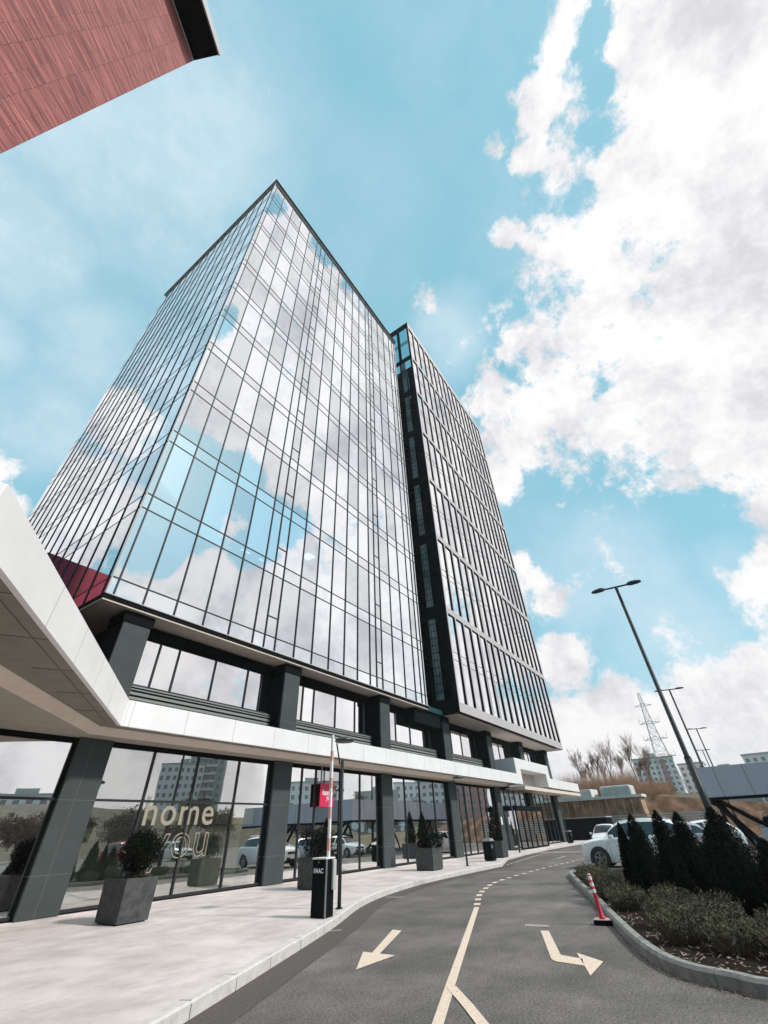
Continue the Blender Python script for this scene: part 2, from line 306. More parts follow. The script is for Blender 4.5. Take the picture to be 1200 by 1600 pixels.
M_aptg = mat('grey_render', (.42, .40, .38), .9, var=.1, vscale=.15)
M_window = mat('far_window', (.22, .20, .20), .15)
M_crim = mat('crimson_cladding', (.30, .012, .045), .6, var=.08, vscale=.6)
M_scrub = mat('brown_scrub', (.20, .11, .06), .95, col2=(.36, .20, .11), vscale=.8)
M_treefar = mat('far_tree', (.13, .085, .06), .95, col2=(.20, .13, .09), vscale=.4)
def brickmat():
    m = bpy.data.materials.new('red_brick'); m.use_nodes = True; t = m.node_tree; b = t.nodes['Principled BSDF']; b.inputs['Roughness'].default_value = .85
    tcn = t.nodes.new('ShaderNodeTexCoord'); mp = t.nodes.new('ShaderNodeMapping'); t.links.new(tcn.outputs['Object'], mp.inputs[0])
    mp.inputs['Rotation'].default_value = (rad(90), 0, 0)
    br = t.nodes.new('ShaderNodeTexBrick'); t.links.new(mp.outputs[0], br.inputs['Vector']); br.inputs['Scale'].default_value = 1.0
    br.offset = .43; br.offset_frequency = 3; br.inputs['Brick Width'].default_value = .58; br.inputs['Row Height'].default_value = .068; br.inputs['Mortar Size'].default_value = .007; br.inputs['Bias'].default_value = -.1
    br.inputs['Color1'].default_value = (.40, .115, .105, 1); br.inputs['Color2'].default_value = (.20, .05, .05, 1); br.inputs['Mortar'].default_value = (.11, .05, .045, 1)
    n = t.nodes.new('ShaderNodeTexNoise'); mp2 = t.nodes.new('ShaderNodeMapping'); t.links.new(tcn.outputs['Object'], mp2.inputs[0]); mp2.inputs['Scale'].default_value = (1.2, 1, 9)
    t.links.new(mp2.outputs[0], n.inputs['Vector']); n.inputs['Scale'].default_value = 1.4; n.inputs['Detail'].default_value = 6
    r = t.nodes.new('ShaderNodeValToRGB'); r.color_ramp.elements[0].position = .32; r.color_ramp.elements[1].position = .7; r.color_ramp.elements[0].color = (.55, .5, .5, 1); r.color_ramp.elements[1].color = (1.45, 1.65, 1.65, 1)
    t.links.new(n.outputs['Fac'], r.inputs[0])
    x = t.nodes.new('ShaderNodeMix'); x.data_type = 'RGBA'; x.blend_type = 'MULTIPLY'; x.inputs[0].default_value = 1
    t.links.new(br.outputs[0], x.inputs[6]); t.links.new(r.outputs[0], x.inputs[7]); t.links.new(x.outputs[2], b.inputs['Base Color'])
    bp = t.nodes.new('ShaderNodeBump'); bp.inputs['Strength'].default_value = .5; bp.inputs['Distance'].default_value = .02; bp.invert = True
    t.links.new(br.outputs['Fac'], bp.inputs['Height']); t.links.new(bp.outputs[0], b.inputs['Normal']); return m
M_brick = brickmat()
# ================================================================== ground, road, pavement
structure('ground', MB().sheet([(-400, -420), (900, -420), (900, 420), (-400, 420)], -0.06), M_ground)
structure('road', MB().sheet([(-60, -75), (66, -75), (66, 14.5), (-60, 14.5)], 0.0), M_asph)
KL = smoothline([(-14, -1.8), (-6, 1.5), (0, 4.05), (4.0, 5.72), (6.6, 6.82), (9.6, 8.12), (12.3, 9.45), (14.7, 10.25), (18, 10.85), (21.5, 11.02), (26.4, 11.05)], 5) + [(27.2, 11.35), (31.2, 12.65), (36, 13.3), (43, 13.85), (52, 13.85), (62, 13.85)]
KI = offset_line(KL, 0.16)
structure('pavement', MB().prism(KI + [(62, 24), (-14, 24)], -0.03, 0.146), M_pave)
kb = MB(); 
for i in range(len(KL) - 1):
    a, b, c, d = KL[i], KL[i + 1], KI[i + 1], KI[i]
    kb.raw([(a[0], a[1], -.03), (b[0], b[1], -.03), (a[0], a[1], .13), (b[0], b[1], .13), (a[0] * .88 + d[0] * .12, a[1] * .88 + d[1] * .12, .152), (b[0] * .88 + c[0] * .12, b[1] * .88 + c[1] * .12, .152), (d[0], d[1], .152), (c[0], c[1], .152), (d[0], d[1], .1), (c[0], c[1], .1)],
           [(0, 1, 3, 2), (2, 3, 5, 4), (4, 5, 7, 6), (6, 7, 9, 8)])
structure('pavement_kerb', kb, M_kerb)
# joints between the kerb stones, and fine cracks on the pavement
jb = MB(); acc = 0
for i in range(2, len(KL) - 1):
    seg = (Vector(KL[i + 1]) - Vector(KL[i])).length; acc += seg
    if acc > 1.0:
        acc = 0; p = Vector(KL[i]); q = Vector(KI[i]); t = (Vector(KL[i + 1]) - p).normalized() * .006; nrm = (p - q).normalized() * .004
        jb.quad((*(p + nrm - t), .0), (*(p + nrm + t), .0), (*(p + nrm + t), .13), (*(p + nrm - t), .13))
        jb.quad((*(p - t), .156), (*(p + t), .156), (*(q + t), .156), (*(q - t), .156))
structure('kerb_joints', jb, M_joint)
OFF = offset_line(KL, -0.55)
structure('asphalt_strip', MB().raw([(p[0], p[1], .004) for p in KL] + [(p[0], p[1], .004) for p in OFF], [(i, i + 1, len(KL) + i + 1, len(KL) + i) for i in range(len(KL) - 1)]), M_patch)
# ---- painted markings
def ribbon(mb, pts, w, z=.006):
    a = offset_line(pts, w / 2); b = offset_line(pts, -w / 2)
    return mb.raw([(*p, z) for p in a] + [(*p, z) for p in b], [(i, i + 1, len(pts) + i + 1, len(pts) + i) for i in range(len(pts) - 1)])
structure('centre_line', ribbon(ribbon(MB(), [(3.0, 2.25), (5.77, 3.41), (7.02, 3.92), (10.2, 5.2), (13.25, 6.43)], .125), [(6.95, 3.87), (6.4, 3.37), (5.85, 2.9), (4.6, 1.9), (3.2, .9)], .13, .010), M_line)
dl = smoothline([(13.6, 6.58), (15.6, 7.42), (17.4, 7.98), (19.2, 8.38), (22, 8.54), (26, 8.56), (30.3, 8.4), (36, 8.3), (42, 8.6)], 24)
L = 0; d = MB(); cur = []; 
for i in range(len(dl) - 1):
    s0 = L; L += (Vector(dl[i + 1]) - Vector(dl[i])).length
    ph = L % .92
    if ph < .52: cur.append(dl[i])
    else:
        if len(cur) > 1: ribbon(d, cur, .17)
        cur = []
structure('dashed_line', d, M_line)
d = MB()
for k in range(26):
    x = 27.6 + k * .7; ribbon(d, [(x, 11.25 + min(1, (x - 27.6) / 9) * 1.2), (x + .4, 11.3 + min(1, (x - 27.2) / 9) * 1.2)], .10)
structure('bay_line', d, M_line)
def flatpoly(name, polys, m, z=.006):
    b = MB()
    for p in polys: b.sheet(p, z)
    return structure(name, b, m)
flatpoly('direction_arrow', [[(9.92, 6.56), (9.95, 6.80), (8.10, 5.97), (8.10, 5.81)], [(8.10, 6.16), (7.12, 5.55), (8.10, 5.50)]], M_line)
flatpoly('turn_arrow', [[(10.87, 3.99), (10.90, 3.84), (9.13, 3.10), (8.72, 3.06), (8.84, 3.16)], [(9.13, 3.10), (9.02, 2.75), (8.64, 2.63), (8.72, 3.06)], [(9.36, 2.92), (8.97, 2.44), (8.16, 2.43)]], M_line)
flatpoly('worn_marking', [[(11.2, 4.42), (11.42, 4.50), (11.48, 4.02), (11.26, 3.95)], [(14.3, 10.0), (14.45, 10.05), (14.6, 9.45), (14.45, 9.42)], [(32.2, 10.1), (34.6, 10.3), (34.4, 9.95), (32.4, 9.9)], [(9.3, 8.0), (9.4, 8.02), (9.6, 7.85), (9.5, 7.8)]], M_line_old)
flatpoly('stop_line', [[(38.5, 13.3), (40.0, 13.35), (40.4, 9.0), (39.0, 9.0)]], M_line_old)
# ================================================================== GLASS TOWER
K1 = 1.013
S1 = lambda v: v * K1
Z1 = lambda z: 1.6 + (z - 1.6) * K1
tw = thing('glass_tower', 'tall tower sheathed in mirror glass reflecting clouds, left of the finned one', 'office tower', (17, 25, 0))
TX0, TX1, TY0, TY1 = S1(5.40), S1(28.15), S1(15.53), S1(35.6)
TZ0, TZ1 = Z1(8.62), Z1(56.85)
MX = [S1(x) for x in (5.40, 5.67, 6.77, 8.05, 9.38, 10.68, 12.02, 12.70, 13.39, 14.68, 15.98, 17.32, 18.66, 19.94, 21.22, 21.92, 22.57, 23.90, 25.28, 26.60, 27.40, 27.93, 28.15)]
nL = 15; MY = [TY0, TY0 + .27] + [TY0 + .27 + (TY1 - TY0 - .27) * k / nL for k in range(1, nL + 1)]
FZ = [TZ0, Z1(9.33)]
for k in range(12):
    FZ += [Z1(12.58 + 3.995 * k), Z1(13.33 + 3.995 * k)]
FZ = [z for z in FZ if z < TZ1 - .8] + [TZ1]
# zones: index even gap = spandrel / odd = vision
zones = [(FZ[0], FZ[1], 's')]
for i in range(1, len(FZ) - 1): zones.append((FZ[i], FZ[i + 1], 'v' if i % 2 == 1 else 's'))
rnd = random.Random(3)
npan = 0; rest = MB(); spf = MB(); spl = MB(); restL = MB()
def pane(x0, y0, z0, x1, y1, z1):
    j = [rnd.uniform(-.0009, .0009) for _ in range(3)]
    dx, dy = x1 - x0, y1 - y0; l = math.hypot(dx, dy); nx, ny = dy / l, -dx / l
    return [(x0 + nx * j[0], y0 + ny * j[0], z0), (x1 + nx * j[1], y1 + ny * j[1], z0), (x1 + nx * j[1], y1 + ny * j[1], z1), (x0 + nx * j[0], y0 + ny * j[0], z1)]
for zi, (z0, z1, ty) in enumerate(zones):
    for i in range(len(MX) - 1):
        vs = pane(MX[i], TY0, z0, MX[i + 1], TY0, z1)
        if ty == 's': spf.quad(*vs)
        elif npan < 99 and i < len(MX) - 2:
            MB().quad(*vs).build('window', M_g1, tw); npan += 1
        else: rest.quad(*vs)
    if spl.v: spl.build('side_spandrel_glass', M_g1b, tw); spl = MB()
    if spf.v: spf.build('spandrel_glass', M_g1b, tw); spf = MB()
    for i in range(len(MY) - 1):
        vs = pane(TX0, MY[i + 1], z0, TX0, MY[i], z1)
        (spl if ty == 's' else restL).quad(*vs)
o = rest.raw(restL.v, restL.f).build('window', M_g1, tw); o['kind'] = 'stuff'; o['label'] = 'the many mirror glass windows of the upper floors and the left face'
if spl.v: spl.build('side_spandrel_glass', M_g1b, tw)
# mullions and transoms
fr = MB(); w = .024; dp = .05
for x in MX[1:-1]: fr.box(x - w, TY0 - dp, TZ0, x + w, TY0 + .1, TZ1)
for z in FZ[1:-1]: fr.box(TX0 + .02, TY0 - dp * .45, z - w, TX1, TY0 + .08, z + w)
for a, b in ((7, 8), (15, 16)):
    for k in range(13):
        z = Z1(10.32 + 3.995 * k)
        if k and z < TZ1: fr.box(MX[a] + w, TY0 - .03, z - .025, MX[b] - w, TY0 + .05, z + .025)
    fr.box(MX[a] + w, TY0 - .03, Z1(10.3) - .025, MX[b] - w, TY0 + .05, Z1(10.3) + .025)
fr.build('mullion_grid', M_mull, tw)
fl = MB()
for y in MY[1:-1]: fl.box(TX0 - .035, y - .02, TZ0, TX0 + .1, y + .02, TZ1)
for z in FZ[1:-1]: fl.box(TX0 - .012, TY0 + .03, z - .016, TX0 + .08, TY1, z + .016)
fl.build('side_mullion_grid', M_mull, tw)
MB().box(TX0 - .018, TY0 - .018, TZ0, TX0 + .03, TY0 + .03, TZ1).build('corner_trim', mat('pale_corner_trim', (.42, .41, .40), .5), tw)
MB().box(TX1 - .22, TY0 + .03, TZ0, TX1 - .02, TY0 + .08, TZ1).build('edge_trim', M_white, tw)
# roof coping
cp = MB().box(TX0 - .15, TY0 - .20, TZ1 + .09, TX1 + .12, TY1 + .1, TZ1 + .55)
cp.build('roof_coping', M_black, tw)
MB().box(TX0 - .1, TY0 - .12, TZ1, TX1 + .1, TY1, TZ1 + .09).build('coping_trim', M_slat, tw)
# side wall towards the second tower (dark) with a strip of windows, back wall
sw = MB().box(TX1 - .02, TY0 + .06, TZ0, TX1 + .03, TY0 + .85, TZ1).box(TX1 - .02, TY0 + 3.2, TZ0, TX1 + .03, TY1, TZ1)
for i in range(1, len(FZ) - 1, 4): sw.box(TX1 - .019, TY0 + .85, FZ[i] - .55, TX1 + .029, TY0 + 3.2, FZ[i] + .2)
sw.build('side_wall', M_dark, tw)
MB().quad((TX1 + .005, TY0 + .85, TZ0), (TX1 + .005, TY0 + 3.2, TZ0), (TX1 + .005, TY0 + 3.2, TZ1), (TX1 + .005, TY0 + .85, TZ1)).build('side_window_strip', M_g2, tw)
MB().box(TX0 + .2, TY1, TZ0, TX1, TY1 + .3, TZ1).build('back_wall', M_dark, tw)
MB().box(TX0 + .1, TY0 + .1, TZ1 - .1, TX1 - .05, TY1, TZ1 - .02).build('roof', M_dark, tw)
# floors (ceilings seen through the glass), blinds and the core
sl = MB()
for i in range(1, len(FZ) - 1, 2):
    sl.box(TX0 + .25, TY0 + .25, FZ[i + 1] + .02, TX1 - .1, TY1 - .1, FZ[i + 1] + .6)
sl.build('ceiling', M_ceil, tw)
MB().box(TX0 + 6, TY0 + 6, TZ0, TX1 - 4, TY1 - 4, TZ1 - .2).build('core_wall', M_int, tw)
bl = MB(); rb = random.Random(11)
for i in range(1, len(FZ) - 1, 2):
    for j in range(1, len(MX) - 2):
        r = rb.random()
        if j <= 5 and i < 9: drop = (.0, 1.3, 1.4, 1.35, 1.3, 1.4)[j] if i > 1 else (.8, .9, 1.35, 1.5, 1.4, 1.4)[j]
        else: drop = 0 if r < .35 else (1.1 if r < .8 else 1.8)
        if drop: bl.box(MX[j] + .1, TY0 + .2, FZ[i + 1] - drop, MX[j + 1] - .1, TY0 + .22, FZ[i + 1])
    for j in range(1, len(MY) - 1):
        if rb.random() < .5: bl.box(TX0 + .2, MY[j] + .1, FZ[i + 1] - 1.2, TX0 + .22, MY[j + 1] - .1, FZ[i + 1])
bl.build('window_blinds', M_blind, tw)
lt = MB()
for (x, y, k) in ((13.9, 17.4, 3), (15.4, 17.4, 3), (16.9, 17.4, 3), (13.9, 20.5, 3), (15.4, 20.5, 3)):
    z = FZ[k + 1] + .0; lt.box(x, y, z - .03, x + .7, y + .7, z)
lm = mat('ceiling_lamp_panel', (.9, .9, .9), .5); lm.node_tree.nodes['Principled BSDF'].inputs['Emission Color'].default_value = (1, 1, .97, 1); lm.node_tree.nodes['Principled BSDF'].inputs['Emission Strength'].default_value = 2.2
lt.build('ceiling_light', lm, tw)
# underside
SZ = 8.45
MB().box(TX0 - .07, TY0 - .09, SZ + .09, TX1 + .02, TY0 + .22, TZ0).box(TX0 - .07, TY0 + .22, SZ + .09, TX0 + .25, TY1, TZ0).build('bottom_trim', M_black, tw)
MB().box(TX0 - .03, TY0 - .12, TZ0, TX1, TY0 - .02, TZ0 + .035).build('bottom_flashing', M_slat, tw)
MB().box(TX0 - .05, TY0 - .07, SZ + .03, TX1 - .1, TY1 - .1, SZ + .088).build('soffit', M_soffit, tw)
# ================================================================== SECOND TOWER
K2 = 1.022
S2 = lambda v: v * K2
Z2 = lambda z: 1.6 + (z - 1.6) * K2
t2 = thing('framed_tower', 'further tower with a pale grid of vertical fins and a dark left side', 'office tower', (44, 25, 0))
UX0, UY0 = S2(30.36), S2(14.09); NB = 16; BW = S2(1.638); UX1 = UX0 + NB * BW + .35; UY1 = UY0 + 21
UZ0, UZ1 = Z2(8.43), Z2(64.75); REC = .15
bands = [Z2(9.10)] + [Z2(z) for z in (16.72, 24.42, 32.1, 39.8, 47.6, 55.45)]
segs = [(bands[i] if i == 0 else bands[i] + .06, (bands[i + 1] - .50) if i < 6 else UZ1 - 1.15) for i in range(7)]
segs[-1] = (bands[6] + .06, UZ1 - 1.25)
# horizontal bands
fb = MB().box(UX0 + .02, UY0, UZ0, UX1, UY0 + REC, segs[0][0]).box(UX0 + .02, UY0, segs[-1][1], UX1, UY0 + REC, UZ1)
for i in range(6): fb.box(UX0 + .02, UY0, segs[i][1], UX1, UY0 + REC, segs[i + 1][0])
fb.build('frame_band', M_frame, t2)
fn = MB()
FX = [UX0 + k * BW for k in range(NB + 1)]
for k, x in enumerate(FX):
    for (a, b) in segs:
        if k == 0: fn.box(UX0 + .02, UY0 + .002, a, x + .24, UY0 + REC, b)
        elif k == NB: fn.box(x - .05, UY0 + .002, a, UX1 - .002, UY0 + REC, b)
        else: fn.box(x - .12, UY0 + .002, a, x + .12, UY0 + REC, b)
fn.build('vertical_fin', M_frame, t2)
dk = MB()
for k, x in enumerate(FX[1:]):
    for (a, b) in segs:
        x1 = x - (.12 if k < NB - 1 else .05)
        dk.box(x1 - .010, UY0 + .012, a + .002, x1 - .002, UY0 + REC - .002, b - .002)     # black strips paint shade on fin sides and under the bands
        dk.box(x1 - BW + .26, UY0 + .02, b - .012, x1 - .012, UY0 + REC - .002, b - .002)
dk.build('reveal_shade', M_black, t2)
n2 = 0; rs = MB(); tr2 = MB()
for si, (a, b) in enumerate(segs):
    for k in range(NB):
        x0 = FX[k] + (.12 if k else .24); x1 = FX[k + 1] - .12
        vs = pane(x0 - .05, UY0 + REC - .03, a, x1 + .05, UY0 + REC - .03, b)
        if n2 < 99: MB().quad(*vs).build('window', M_g2, t2); n2 += 1
        else: rs.quad(*vs)
        m = (a + b) / 2
        tr2.box(x0, UY0 + REC - .05, m - .32, x1 - .02, UY0 + REC + .02, m - .295).box(x0, UY0 + REC - .05, m + .32, x1 - .02, UY0 + REC + .02, m + .345)
        if k in (4, 5, 10, 12): tr2.box(x0 + .28, UY0 + REC - .06, a, x0 + .32, UY0 + REC + .02, b)
o = rs.build('window', M_g2, t2); o['kind'] = 'stuff'; o['label'] = 'remaining mirror windows near the top'
tr2.build('transom', M_mull, t2)
# dark side face towards the glass tower
sd = MB(); gl2 = MB(); lt2 = MB()
ys = [UY0 + .28, UY0 + 1.62, UY0 + 2.1, UY0 + 3.5]
sd.box(UX0 - .02, UY0 - .0, UZ0, UX0 + .019, ys[0], UZ1).box(UX0 - .02, ys[1], UZ0, UX0 + .019, ys[2], UZ1).box(UX0 - .02, ys[3], UZ0, UX0 + .019, UY1, UZ1)
for i, (a, b) in enumerate(segs):
    lo_ = UZ0 if i == 0 else segs[i - 1][1] - .25
    for (p, q) in ((ys[0], ys[1]), (ys[2], ys[3])):
        sd.box(UX0 - .019, p, lo_, UX0 + .018, q, a + .25)
        m = (a + b) / 2
        if i == 6: lt2.box(UX0 - .01, p + .03, m - .3, UX0 + .012, q - .03, m + .3)
        sd.box(UX0 - .016, p, m - .36, UX0 + .016, q, m - .3).box(UX0 - .016, p, m + .3, UX0 + .016, q, m + .36)
        gl2.quad((UX0 + .0, q, a), (UX0 + .0, p, a), (UX0 + .0, p, b), (UX0 + .0, q, b))
sd.box(UX0 - .019, ys[0], segs[-1][1] - .25, UX0 + .018, ys[1], UZ1).box(UX0 - .019, ys[2], segs[-1][1] - .25, UX0 + .018, ys[3], UZ1)
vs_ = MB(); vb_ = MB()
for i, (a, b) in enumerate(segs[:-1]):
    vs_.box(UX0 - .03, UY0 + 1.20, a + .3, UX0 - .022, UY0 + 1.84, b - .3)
    z = a + .3
    while z < b - .4: vb_.box(UX0 - .036, UY0 + 1.20, z, UX0 - .03, UY0 + 1.84, z + .05); z += .62
    vb_.box(UX0 - .037, UY0 + 1.33, a + .3, UX0 - .03, UY0 + 1.37, b - .3).box(UX0 - .037, UY0 + 1.66, a + .3, UX0 - .03, UY0 + 1.70, b - .3)
vs_.build('reflection_strip', mat('painted_reflection', (.07, .13, .14), .12, col2=(.34, .38, .39), vscale=.35), t2); vb_.build('reflection_strip_bars', M_black, t2)  # pale teal painted on in place of the reflection in this strip
sd.build('side_cladding', M_dark, t2); gl2.build('side_window', M_g2s, t2); lt2.build('side_spandrel', mat('blue_grey_spandrel', (.16, .24, .28), .3), t2)
MB().box(UX1 - .3, UY0 + REC, UZ0, UX1 - .001, UY1, UZ1 - .01).box(UX0 + .02, UY1 - .3, UZ0, UX1 - .3, UY1, UZ1 - .01).build('back_wall', M_dark, t2)
MB().box(UX0 + .03, UY0 + REC, UZ1 - .3, UX1 - .3, UY1 - .3, UZ1 - .05).build('roof', M_dark, t2)
MB().box(UX0 + .3, UY0 + REC + .35, UZ0 + .1, UX1 - .4, UY0 + REC + .5, UZ1 - .4).build('inner_wall', M_int, t2)
MB().box(UX0 + .02, UY0 + .01, UZ0 - .02, UX1 - 2.2, UY0 + .34, UZ0 - .001).build('shadow_gap', M_black, t2)
MB().box(UX0 + .35, UY0 + .34, UZ0 - .14, UX1 - 2.2, UY1 - 1, UZ0 - .0).build('soffit', M_soffit, t2)
MB().box(UX1 - 2.2, UY0 + .05, UZ0 - .03, UX1 - .05, UY1 - 1, UZ0 - .002).build('corner_soffit', M_frame, t2)
# ================================================================== PODIUM
pd = thing('podium', 'two storey glazed podium with dark grey columns under the towers', 'office building', (24, 20, 0))
GY, CY, UYG = 16.10, 15.85, 16.72
CX = [6.47 + 8.1 * k for k in range(-2, 7)]; CWD = 1.03
cl = []
for k, x in enumerate(CX):
    c = MB().box(x, CY, .15, x + CWD, CY + .10, 4.44)
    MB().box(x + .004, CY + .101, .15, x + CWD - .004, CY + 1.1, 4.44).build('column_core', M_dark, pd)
    o = c.build('column', M_column, pd, bevel=.01)
    j = MB()
    for z in (1.0, 2.66): j.box(x - .002, CY - .003, z, x + CWD + .002, CY + .2, z + .018)
    if k == 2: j.box(x + .42, CY - .004, .15, x + .435, CY + .01, 4.44)
    j.build('panel_joint', M_joint, o)
    if k >= 2:
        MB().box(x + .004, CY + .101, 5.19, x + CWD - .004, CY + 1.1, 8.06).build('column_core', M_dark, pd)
        o2 = MB().box(x, CY, 5.19, x + CWD, CY + .10, 8.05).build('upper_column', M_column, pd, bevel=.01)
        MB().box(x - .003, CY - .003, 5.85, x + CWD + .003, CY + .2, 5.868).build('panel_joint', M_joint, o2)
        MB().box(x - .06, CY - .03, 8.05, x + CWD + .06, CY + 1.12, SZ).build('column_head', M_black, pd)
def glazing(x0, x1, y, z0, z1, xs, zs, gm, nm='window', mw=.032, fm=None, parent=None):
    xs = [x0] + list(xs) + [x1]; zs = [z0] + list(zs) + [z1]
    for i in range(len(xs) - 1):
        for j in range(len(zs) - 1): MB().quad(*pane(xs[i], y, zs[j], xs[i + 1], y, zs[j + 1])).build(nm, gm, parent or pd)
    f = MB()
    for x in xs[1:-1]: f.box(x - mw, y - .05, z0, x + mw, y + .09, z1)
    for z in zs[1:-1]: f.box(x0, y - .03, z - mw, x1, y + .07, z + mw)
    f.box(x0, y - .04, z0 - .002, x1, y + .08, z0 + .07)
    f.build('window_frame', fm or M_mull, parent or pd)
E1 = CX[2] + CWD
LB = [(CX[0] + CWD, CX[1], [], [2.70]), (CX[1] + CWD, CX[2], [4.2], [2.70]),
      (E1, CX[3], [9.12, 10.90, 12.82], [2.70]), (CX[3] + CWD, CX[4], [16.5, 17.45, 19.25, 20.9], []),
      (CX[4] + CWD, CX[5], [25.3, 27.05, 28.85], []), (CX[5] + CWD, CX[6], [33.4, 34.55, 36.0, 37.1], []),
      (CX[7] + CWD, CX[8], [49.3, 50.6, 51.9, 53.3], [2.7])]
for i, (a, b, xs, zs) in enumerate(LB):
    gm = M_g5 if i == 2 else (M_g4 if i == 3 else M_g3)
    glazing(a, b, GY, .18, 4.12, xs, zs, gm)
for a, b, _, _ in LB: MB().box(a, GY - .06, 4.12, b, GY + .3, 4.45).build('window_header', M_black, pd); MB().box(a, GY - .05, .12, b, GY + .2, .18).build('window_sill', M_black, pd)
# interior of the ground floor
MB().box(-9.5, 22.5, .1, 56, 22.7, 4.4).box(E1 - .6, GY + 1.3, .1, E1 - .4, 22.5, 4.4).box(55.9, GY + .3, .1, 56.1, 22.5, 4.4).build('interior_wall', M_int, pd)
MB().box(-9.5, GY + .1, .10, 56, 22.5, .16).build('interior_floor', M_floor, pd)
MB().box(-9.5, GY + .1, 4.35, 56, 22.5, 4.42).build('interior_ceiling', M_int, pd)
MB().box(7.6, 17.2, .16, 14.3, 17.35, 2.05).build('display_wall', M_green, pd)
MB().box(9.0, GY + .10, 2.06, 14.0, GY + .13, 2.68).build('lettering_board', M_creamb, pd)
RX = Matrix.Rotation(rad(90), 4, 'X')
IT = Matrix.Translation((-24, -20, 0))
text_mesh('home', 1.12, .006, M_cream, pd, 'window_lettering', IT @ Matrix.Translation((10.62, GY - .014, 2.40)) @ RX, .01, spacing=1.12)
text_mesh('you', 1.4, .0, M_cream, pd, 'window_lettering', IT @ Matrix.Translation((10.9, GY - .02, 1.60)) @ RX, 0, spacing=1.1, outline=.016)
# upper floor glazing and louvres
UB = [(E1, CX[3], [8.52, 9.38, 11.18, 13.0, 13.86]), (CX[3] + CWD, CX[4], [16.75, 17.6, 19.42, 21.2, 22.1]),
      (CX[4] + CWD, CX[5], [24.7, 25.6, 27.4, 29.2, 30.1]), (CX[5] + CWD, CX[6], [32.7, 33.6, 35.4, 37.2, 38.1]),
      (CX[6] + CWD, CX[7], [40.8, 41.7, 43.5, 45.3, 46.2]), (CX[7] + CWD, CX[8], [49, 50, 51.7, 53.4, 54.2])]
lv = MB(); lb = MB()
for a, b, xs in UB:
    glazing(a, b, UYG, 6.22, 8.44, xs, [], M_g3, mw=.03)
    MB().box(a, UYG - .06, 7.95, b, UYG - .02, SZ - .01).build('window_header', M_black, pd)
    for k in range(6): lv.box(a, UYG - .16, 5.26 + k * .16, b, UYG - .04, 5.35 + k * .16)
    lv.box(a, UYG - .16, 6.10, b, UYG - .03, 6.20); lb.box(a, UYG - .03, 5.19, b, UYG + .1, 6.22)
lv.build('louvre', M_louvre, pd); lb.build('louvre_backing', M_black, pd)
MB().box(6.9, UYG + .4, 5.19, 7.1, 34, SZ).box(7.1, 33.8, 5.19, 56, 34, SZ).box(55.9, UYG + .3, 5.19, 56.1, 33.8, SZ).build('upper_side_wall', M_dark, pd)
MB().box(-9.6, GY + .35, 4.45, 56, 34, 4.60).build('terrace_slab', M_dark, pd)
MB().box(26.9, CY + .1, 7.55, 30.6, UYG - .05, SZ - .005).build('link_beam', M_dark, pd)
MB().box(TX1 - .2, CY - .05, SZ + .01, UX0 - .05, 22, SZ + .35).build('link_soffit', mat('teal_panel', (.02, .07, .075), .3), pd)
MB().box(-9.6, GY + .2, .1, -9.4, 34, 4.5).build('end_wall', M_dark, pd)
# ================================================================== CANOPY
cy = thing('entrance_canopy', 'white panelled canopy running along the podium, its near end angling out towards the street', 'canopy', (20, 15, 0))
FY = 14.47; P0 = (6.88, FY); TIP = (.55, 5.95); DV = Vector((P0[0] - TIP[0], P0[1] - TIP[1])).normalized(); NV = Vector((-DV.y, DV.x))
LEFT = [(-9.6, 5.95 + 1.2), (-9.6, GY - .1)]
XE = 40.86
def fascia(name, a, b, z0, z1, th=.10, parent=cy):
    a = Vector(a); b = Vector(b); t = (b - a).normalized(); n = Vector((-t.y, t.x)) * th
    return MB().prism([tuple(a), tuple(b), tuple(b + n), tuple(a + n)], z0, z1).build(name, M_white, parent)
fascia('fascia', P0, (XE, FY), 4.45, 5.19)
fascia('wing_fascia', TIP, P0, 4.45, 5.19)
fascia('end_fascia', (-9.6, 7.15), TIP, 4.45, 5.19)
# joints
jt = MB()
for k in range(1, 17):
    x = P0[0] + .12 + 2.02 * k
    if x < XE: jt.box(x, FY - .004, 4.45, x + .012, FY + .01, 5.19)
jt.box(P0[0] + .05, FY - .004, 4.45, P0[0] + .06, FY + .01, 5.19).box(P0[0] + .22, FY - .004, 4.45, P0[0] + .232, FY + .01, 5.19)
LN = (Vector(P0) - Vector(TIP)).length
for d_ in (2.75, 4.65, 6.5, 8.3):
    p = Vector(TIP) + DV * (LN - d_ if False else d_ * LN / 10.6 * 1.0); q = p + DV * .012; n = NV * -.004
    jt.prism([tuple(p + n), tuple(q + n), tuple(q - n), tuple(p - n)], 4.452, 5.188)
jt.build('panel_joint', mat('pale_joint', (.35, .35, .36), .8), cy)
# roof of canopy, outer soffit and the lower inner soffit with its sloped edge
roofpoly = [(P0[0], FY + .1), (XE, FY + .1), (XE, UYG - .2), (-9.6, UYG - .2), (-9.6, 7.3), (TIP[0] - .1, TIP[1] + .15)]
MB().prism(roofpoly, 4.62, 5.17).build('canopy_roof', M_dark, cy)
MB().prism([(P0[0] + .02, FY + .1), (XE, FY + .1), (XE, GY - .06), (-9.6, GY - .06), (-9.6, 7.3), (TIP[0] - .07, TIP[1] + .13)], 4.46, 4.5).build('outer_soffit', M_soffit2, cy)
def inset(d): # polygon of the inner soffit edge, d metres in from the fascia
    n = NV * d; a = Vector(TIP) + n; k = (FY + d - a.y) / DV.y
    c = a + DV * k
    return [(-9.5, a.y + 2.0 + d * .3), (a.x - .55, a.y + 1.2), (c.x, c.y)], c
i0, c0 = inset(.72); i1, c1 = inset(1.05)
topz, botz = 4.455, 4.27
A = i0 + [(XE - 1, FY + .50)]; B_ = i1 + [(XE - 1, FY + .78)]
